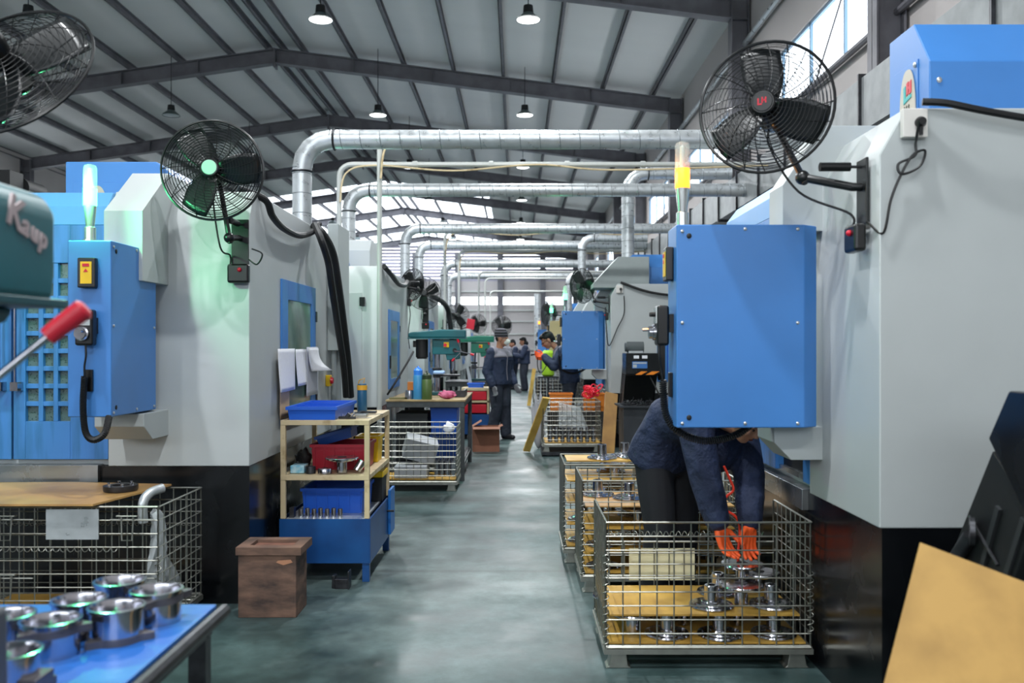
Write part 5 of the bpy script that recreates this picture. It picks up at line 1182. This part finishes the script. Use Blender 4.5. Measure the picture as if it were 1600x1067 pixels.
def person(label, J, jm=navy, pm=pants, gl=None, hat=None, mask=False, hood=False, fine=.0065, yoke_on=True, curl=.5, glasses=False, hc=1.0, open_hem=0, fat=1.12, extra=None, hs=1.04, arm=None):
    ar = arm or fat
    g = empty('person', (J['pel'][0], J['pel'][1], 0))
    g0 = {k: V(v) for k, v in J.items()}; J = g0
    rt_s = (J['shR'] - J['shL']).normalized(); rt_h = (J['hiR'] - J['hiL']).normalized()
    sp = [J['pel'], J['mid'], J['chest'], J['neck']]
    def fw(a, b_, rt): u = (b_ - a).normalized(); f = u.cross(rt); return f.normalized()
    f_h, f_m, f_c = fw(sp[0], sp[1], rt_h), fw(sp[1], sp[2], rt_s), fw(sp[2], sp[3], rt_s)
    def spine(t):
        p = smooth_path(sp, 10); return p[min(len(p)-1, int(t*(len(p)-1)))]
    lerp = lambda a, b_, t: V(a).lerp(V(b_), t)
    # body: head, neck, slim torso, arms, hands, legs in one surface
    b_ = MB(); hd = J['head']; f = J['face'].normalized(); ur = (hd - J['neck']).normalized(); f = f; rgt = f.cross(UP if 'hup' not in J else J['hup']).normalized(); hu = rgt.cross(f).normalized()
    HM = frame_m((0, 0, 0), rgt, f, hu)
    hp = lambda x, y, z: hd + rgt*x*hc + f*y*hc + hu*z*hc
    b_.ell(hp(0, -.012, .03), .076*hc, .093*hc, .088*hc, HM); b_.ell(hp(0, .022, -.02), .062*hc, .072*hc, .085*hc, HM); b_.ell(hp(0, .045, -.085), .034*hc, .035*hc, .026*hc, HM)
    for s in (-1, 1):
        b_.ell(hp(.03*s, .062, -.03), .026*hc, .022*hc, .024*hc, HM, 10, 6); b_.ell(hp(.078*s, -.005, -.012), .011*hc, .022*hc, .034*hc, HM, 10, 6); b_.ell(hp(.03*s, .078, .018), .024*hc, .010*hc, .008*hc, HM, 10, 6)
    limb(b_, [hp(0, .082, .008), hp(0, .103, -.026), hp(0, .09, -.036)], [.009*hc, .0145*hc, .012*hc], 10)
    b_.ell(hp(0, .083, -.062), .022*hc, .010*hc, .009*hc, HM, 10, 6)
    limb(b_, [J['neck'] - (J['neck']-J['chest']).normalized()*.05, hp(0, -.03, -.06)], [.058, .052])
    limb(b_, [J['pel'], J['mid'], J['chest']], [.10, .095, .11])
    for S_ in 'LR':
        limb(b_, [J['sh'+S_], J['el'+S_], J['wr'+S_]], [.045, .036, .026]); limb(b_, [J['chest'], J['sh'+S_]], [.08, .045])
        limb(b_, [J['hi'+S_], J['kn'+S_], J['an'+S_]], [.07, .048, .035]); limb(b_, [J['pel'], J['hi'+S_]], [.09, .07])
        if gl is None: hand(b_, J['wr'+S_], J.get('hd'+S_, J['wr'+S_]-J['el'+S_]), J.get('th'+S_, f_c), curl, 1, -1 if S_ == 'L' else 1)
    body = rem(b_.build('body', skin, g, world=True), fine, 3)
    if gl is not None:
        for S_ in 'LR':
            mb = MB(); d = V(J.get('hd'+S_, J['wr'+S_]-J['el'+S_])).normalized(); hand(mb, J['wr'+S_], d, J.get('th'+S_, f_c), J.get('cu'+S_, curl) if not isinstance(J.get('cu'+S_), Vector) else curl, hs, -1 if S_ == 'L' else 1)
            fd = (J['wr'+S_] - J['el'+S_]).normalized(); limb(mb, [J['wr'+S_] - fd*.05, J['wr'+S_] + d*.015], [.036, .030]); o = rem(mb.build('glove', gl, g, world=True), .0042, 2)
    # eyes, mouth
    for s in (-1, 1): MB().ell(hp(.031*s, .082, .002), .011, .007, .006, HM, 10, 6).build('eye', eye_m, body, world=True)
    MB().ell(hp(0, .090, -.060), .022, .006, .005, HM, 12, 6).build('mouth', lip, body, world=True)
    if glasses:
        mb = MB()
        for s in (-1, 1): mb.ring(hp(.032*s, .098, .0), f, .022, .0025, 18, 5).cyl(hp(.052*s, .092, .003), hp(.08*s, -.0, .008), .0025, 5)
        mb.cyl(hp(-.01, .1, .003), hp(.01, .1, .003), .0025, 5); mb.build('glasses', black_gloss, g, world=True)
    # hair
    if not hat:
        mb = MB(); mb.ell(hp(0, -.025, .042), .083*hc, .098*hc, .088*hc, HM).ell(hp(0, -.055, -.005), .073*hc, .062*hc, .08*hc, HM); mb.ell(hp(0, .04, .085), .06*hc, .05*hc, .035*hc, HM)
        for i in range(14):
            a = 2.4*i; mb.ell(hp(.055*math.cos(a), -.02+.06*math.sin(a), .10 + .012*math.sin(5*i)), .026, .028, .02, HM, 10, 6)
        rem(mb.build('hair', hair, g, world=True), .007, 2)
    else:
        mb = MB(); L_ = []
        for z, k in ((.025, 1.0), (.05, 1.04), (.08, 1.02), (.11, .92), (.135, .74), (.15, .45), (.155, .12)): L_.append((hp(0, -.018 - z*.05, z), rgt, f, .088*k, .105*k))
        rings(mb, L_); hm = rem(mb.build('knit_hat', hat, g, world=True), .006, 3)
        mb = MB(); rings(mb, [(hp(0, -.015, .018), rgt, f, .091, .108), (hp(0, -.016, .05), rgt, f, .093, .11)]); mb.build('hat_cuff', hat, hm, world=True, bevel=.004)
        mb = MB().ell(hp(0, -.06, -.0), .07, .045, .06, HM); rem(mb.build('hair', hair, g, world=True), .007, 2)
    if mask:
        mb = MB().ell(hp(0, .065, -.045), .058, .062, .055, HM).ell(hp(0, .10, -.04), .03, .035, .032, HM); mk = rem(mb.build('face_mask', mat('mask_white', '#d8dcd6', .7), g, world=True), .006, 3)
        m2 = MB()
        for s in (-1, 1): m2.tube([hp(.05*s, .07, -.02), hp(.082*s, .0, .0), hp(.08*s, -.05, .02)], .002, 5)
        m2.build('mask_strap', white, mk, world=True)
    # jacket
    mb = MB(); W_ = .185
    p = [J['pel'] - (J['mid']-J['pel']).normalized()*(.05+open_hem), J['pel'], lerp(J['pel'], J['mid'], .6), J['mid'], lerp(J['mid'], J['chest'], .6), J['chest'], lerp(J['chest'], J['neck'], .45), lerp(J['chest'], J['neck'], .85)]
    R_ = [(.185, .135), (.187, .14), (.17, .13), (.172, .13), (.188, .135), (.195, .132), (.165, .11), (.085, .08)]
    rings(mb, [(c, lerp(rt_h, rt_s, i/7), lerp(f_h, f_c, i/7), a*(fat*.96 if i < 7 else 1), d*(fat if i < 7 else 1)) for i, (c, (a, d)) in enumerate(zip(p, R_))])
    for S_ in 'LR':
        e = J['el'+S_]; w_ = J['wr'+S_]; sh = J['sh'+S_]
        limb(mb, [lerp(J['chest'], sh, .55), sh, lerp(sh, e, .5), e, lerp(e, w_, .5), w_ - (w_-e).normalized()*.035], [k_*ar for k_ in (.085, .078, .072, .066, .060, .052)])
        for t in (.35, .6, .85): q = lerp(sh, e, t); mb.ring(q, (e-sh) + V((.05, 0, .1)), .062*ar, .012, 20, 6)
        for t in (.2, .5): q = lerp(e, w_, t); mb.ring(q, (w_-e) + V((.05, .05, 0)), .056*ar, .010, 20, 6)
    if extra: mb.ell(*extra)
    jk = rem(mb.build('jacket', jm, g, world=True), .011, 3)
    mb = MB(); cn = J['neck']; mb.tube([cn + (rt_s*math.cos(t) + f_c*math.sin(t))*.074 - (J['neck']-J['chest']).normalized()*(.012 + .018*math.sin(t)) for t in [2*math.pi*i/20 for i in range(20)]], .017, 8, closed=True)
    mb.build('collar', yoke if yoke_on else jm, jk, world=True)
    if hood: rem(MB().ell(hp(0, -.07, -.07), .11, .09, .09, HM).build('hood', hair, g, world=True), .01, 3)
    if yoke_on:
        mb = MB(); rings(mb, [(lerp(J['mid'], J['chest'], .86), rt_s, f_c, .2015*fat*.965, .1425*fat), (J['chest'], rt_s, f_c, .2025*fat*.965, .1395*fat), (lerp(J['chest'], J['neck'], .45), rt_s, f_c, .172*fat*.97, .117*fat), (lerp(J['chest'], J['neck'], .85), rt_s, f_c, .09, .085)])
        for S_ in 'LR': limb(mb, [lerp(J['chest'], J['sh'+S_], .5), lerp(J['sh'+S_], J['chest'], .12) + UP*.004], [.092*ar, .086*ar])
        rem(mb.build('shoulder_yoke', yoke, jk, world=True), .011, 2)
        c0, c1_ = lerp(J['pel'], J['mid'], .1), lerp(J['chest'], J['neck'], .5); mb = MB()
        mb.tube(smooth_path([c0 + f_h*.145*fat, J['mid'] + f_m*.135*fat, J['chest'] + f_c*.140*fat, c1_ + f_c*.11*fat], 4), .006, 6); mb.build('zip_placket', yoke, jk, world=True)
        for s in (-1, 1):
            c = lerp(J['mid'], J['chest'], .7) + rt_s*s*.085 + f_c*.132*fat; mb = MB(); rotbox(mb, c, rt_s, (J['chest']-J['mid']), .045, .012, .012); mb.build('pocket_flap', jm, jk, world=True, bevel=.004)
    # trousers, shoes
    mb = MB(); rings(mb, [(J['pel'] + (J['mid']-J['pel']).normalized()*.08, rt_h, f_h, .155*fat, .115*fat), (J['pel'], rt_h, f_h, .165*fat, .125*fat), (lerp(J['pel'], lerp(J['hiL'], J['hiR'], .5), 1.0) - UP*.05, rt_h, f_h, .16, .115)])
    for S_ in 'LR':
        h_, k_, a_ = J['hi'+S_], J['kn'+S_], J['an'+S_]
        limb(mb, [h_, lerp(h_, k_, .5), k_, lerp(k_, a_, .5), a_ + UP*.0], [k2*fat for k2 in (.098, .092, .080, .078, .076)])
        for t in (.75, .9): mb.ring(lerp(k_, a_, t), UP + V((.1, .1, 0)), .070*fat, .012, 20, 6)
        mb.ring(lerp(h_, k_, .93), UP + V((-.15, .1, 0)), .07, .010, 20, 6)
    rem(mb.build('trousers', pm, g, world=True), .011, 3)
    for S_ in 'LR':
        a_ = J['an'+S_]; t_ = J['toe'+S_]; mb = MB(); d = (t_ - a_); d.z = 0; d.normalize()
        b0 = V((a_.x, a_.y, .045)); limb(mb, [b0 - d*.05, b0 + d*.02, V((t_.x, t_.y, .038))], [.042, .047, .038]); mb.tube([b0 - d*.055 - UP*.03, b0 + d*.05 - UP*.03, V((t_.x, t_.y, .015))], [.04, .045, .04], 12)
        o = mb.build('shoe', shoe, g, world=True); 
        for v in o.data.vertices:
            if v.co.z < .004: v.co.z = .004
        rem(o, .008, 2)
    tag(g, label, 'person'); return g
def stand(x, y, f, H=1.72, **kw):
    """relaxed standing joints; f = facing direction"""
    f = V(f).normalized(); r = f.cross(UP); o = V((x, y, 0)); s = H/1.75
    def q(a, b_, c): return o + r*a*s + f*b_*s + UP*c*s
    J = dict(pel=q(0, 0, .93), mid=q(0, -.005, 1.12), chest=q(0, 0, 1.34), neck=q(0, -.01, 1.47), head=q(0, .03, 1.615), face=f, shL=q(-.185, 0, 1.395), shR=q(.185, 0, 1.395),
             elL=q(-.25, -.03, 1.11), elR=q(.25, -.03, 1.11), wrL=q(-.25, .07, .86), wrR=q(.25, .07, .86), hiL=q(-.095, 0, .88), hiR=q(.095, 0, .88), knL=q(-.10, .03, .49), knR=q(.10, .03, .49),
             anL=q(-.105, -.02, .10), anR=q(.105, -.02, .10), toeL=q(-.13, .14, 0), toeR=q(.13, .14, 0))
    for k, v in kw.items(): J[k] = q(*v) if len(v) == 3 and k not in ('face', 'hup', 'hdL', 'hdR', 'thL', 'thR') else V(v)
    return J
# striped knit hat
hm_ = mat('knit_stripes', '#2c2b30', .9); nt = hm_.node_tree; bb_ = nt.nodes['Principled BSDF']; tcx = nt.nodes.new('ShaderNodeTexCoord'); wv = nt.nodes.new('ShaderNodeTexWave'); wv.bands_direction = 'Z'; wv.inputs['Scale'].default_value = 7.2; wv.inputs['Distortion'].default_value = .6
rp_ = nt.nodes.new('ShaderNodeValToRGB'); nt.links.new(tcx.outputs['Object'], wv.inputs[0]); nt.links.new(wv.outputs[0], rp_.inputs[0]); rp_.color_ramp.elements[0].position = .45; rp_.color_ramp.elements[0].color = hexc('#1c1b20'); rp_.color_ramp.elements[1].position = .62; rp_.color_ramp.elements[1].color = hexc('#67646e'); nt.links.new(rp_.outputs[0], bb_.inputs['Base Color'])
J = stand(-.27, 14.4, (.74, -.67, 0), 1.74, face=(.96, -.28, -.06), head=(-.0, .055, 1.625), wrR=(.24, .08, .86), elR=(.26, -.04, 1.10), wrL=(-.235, .12, .88), anR=(.12, -.06, .10), toeR=(.16, .10, 0), anL=(-.08, .06, .10), toeL=(-.08, .22, 0))
person('man in striped knit hat and white face mask standing in the aisle, navy workwear', J, gl=glove_g, hat=hm_, mask=True, curl=.35, fat=1.2, hc=1.08)
# bowed worker behind the small blue box
y = 14.45
J = dict(pel=(.86, y, .95), mid=(.84, y, 1.14), chest=(.735, y, 1.36), neck=(.64, y, 1.48), head=(.50, y-.02, 1.585), face=(-.78, -.12, -.55), hup=(-.5, 0, .8), shL=(.72, y-.19, 1.40), shR=(.72, y+.19, 1.40),
         elL=(.60, y-.24, 1.17), elR=(.60, y+.24, 1.16), wrL=(.43, y-.12, 1.34), wrR=(.45, y+.12, 1.30), hdL=(-1, .2, .15), hdR=(-1, -.3, .1), thL=(0, .3, 1), thR=(0, -.3, 1),
         hiL=(.86, y-.095, .89), hiR=(.86, y+.095, .89), knL=(.82, y-.10, .50), knR=(.84, y+.10, .50), anL=(.88, y-.1, .10), anR=(.92, y+.1, .10), toeL=(.72, y-.1, 0), toeR=(.76, y+.1, 0))
person('man with glasses and orange gloves bowing his head behind the small blue control box', J, gl=glove_o, curl=.75, glasses=True, fat=1.18, hc=1.12)
g = empty('micrometer', (.34, y - .05, 1.36)); MB().cyl((-.08, 0, 0), (.06, 0, .0), .016, 10).cyl((-.11, 0, -.0), (-.08, 0, 0), .024, 12).build('body', steel_d, g); MB().tube(smooth_path([(0, 0, -.02), (.0, -.04, -.2), (.05, -.04, -.30), (.14, -.02, -.18)]), .008, 6).build('cord', rubber, g)
tag(g, 'dark measuring tool with hanging cord held in the orange gloves of the bowed man', 'tool')
# far pair
J = stand(.26, 29.8, (-1, -.15, 0), 1.78, wrL=(-.12, .42, 1.18), elL=(-.24, .12, 1.12), wrR=(.12, .42, 1.15), elR=(.24, .12, 1.12), face=(-.95, -.1, -.25), head=(0, .05, 1.61))
person('distant worker with black hood facing left, arms stretched forward', J, hood=True, fine=.009, fat=1.4, hc=1.15)
J = stand(-.10, 30.7, (-.9, -.3, 0), 1.72, wrL=(-.15, .35, 1.10), elL=(-.24, .08, 1.10), wrR=(.15, .35, 1.10), elR=(.24, .08, 1.1), face=(-.8, -.3, -.4), head=(0, .05, 1.60))
person('distant worker half hidden behind the hooded one, head lowered', J, fine=.009, fat=1.4, hc=1.15)
# bent worker reaching into the right foreground cage
J = dict(pel=(.83, 5.10, .90), mid=(.89, 5.03, 1.08), chest=(1.04, 4.87, 1.14), neck=(1.13, 4.77, 1.10), head=(1.19, 4.66, 1.115), face=(.55, -.55, -.62), hup=(.5, -.5, .6),
         shL=(1.235, 4.96, 1.05), shR=(.945, 4.74, 1.075), elL=(1.255, 4.83, .80), elR=(.985, 4.66, .80), wrL=(1.215, 4.66, .57), wrR=(1.035, 4.585, .575),
         hdL=(-.10, -.12, -.9), hdR=(.28, -.1, -.9), thL=(-.9, -.5, .1), thR=(.7, .7, .2),
         hiL=(.93, 5.17, .86), hiR=(.77, 5.05, .86), knL=(.95, 5.12, .47), knR=(.80, 5.0, .47), anL=(.95, 5.20, .10), anR=(.78, 5.08, .10), toeL=(1.06, 5.06, 0), toeR=(.88, 4.92, 0))
W_ = person('worker in navy jacket and orange gloves bent over the right foreground cage, face hidden', J, jm=mat('jacket_navy_dark', '#1f2c4a', .8, var=.3, scale=9, bump=.8), pm=pants_k, gl=glove_o, curl=.38, yoke_on=False, open_hem=.02, fat=1.12, arm=1.28, hs=1.1, extra=((1.10, 4.87, .96), .13, .11, .15))
tag(MB().tube(smooth_path([at(1131, 728, 4.72), at(1140, 748, 4.72), at(1146, 765, 4.72), at(1136, 775, 4.72), at(1128, 788, 4.72), at(1134, 797, 4.72), at(1150, 808, 4.72), at(1156, 830, 4.72), at(1150, 890, 4.70)]), .007, 8).build('air_hose', mat('hose_orange', '#f0402a', .4)), 'curly orange air hose between the arms of the bent worker', 'hose')
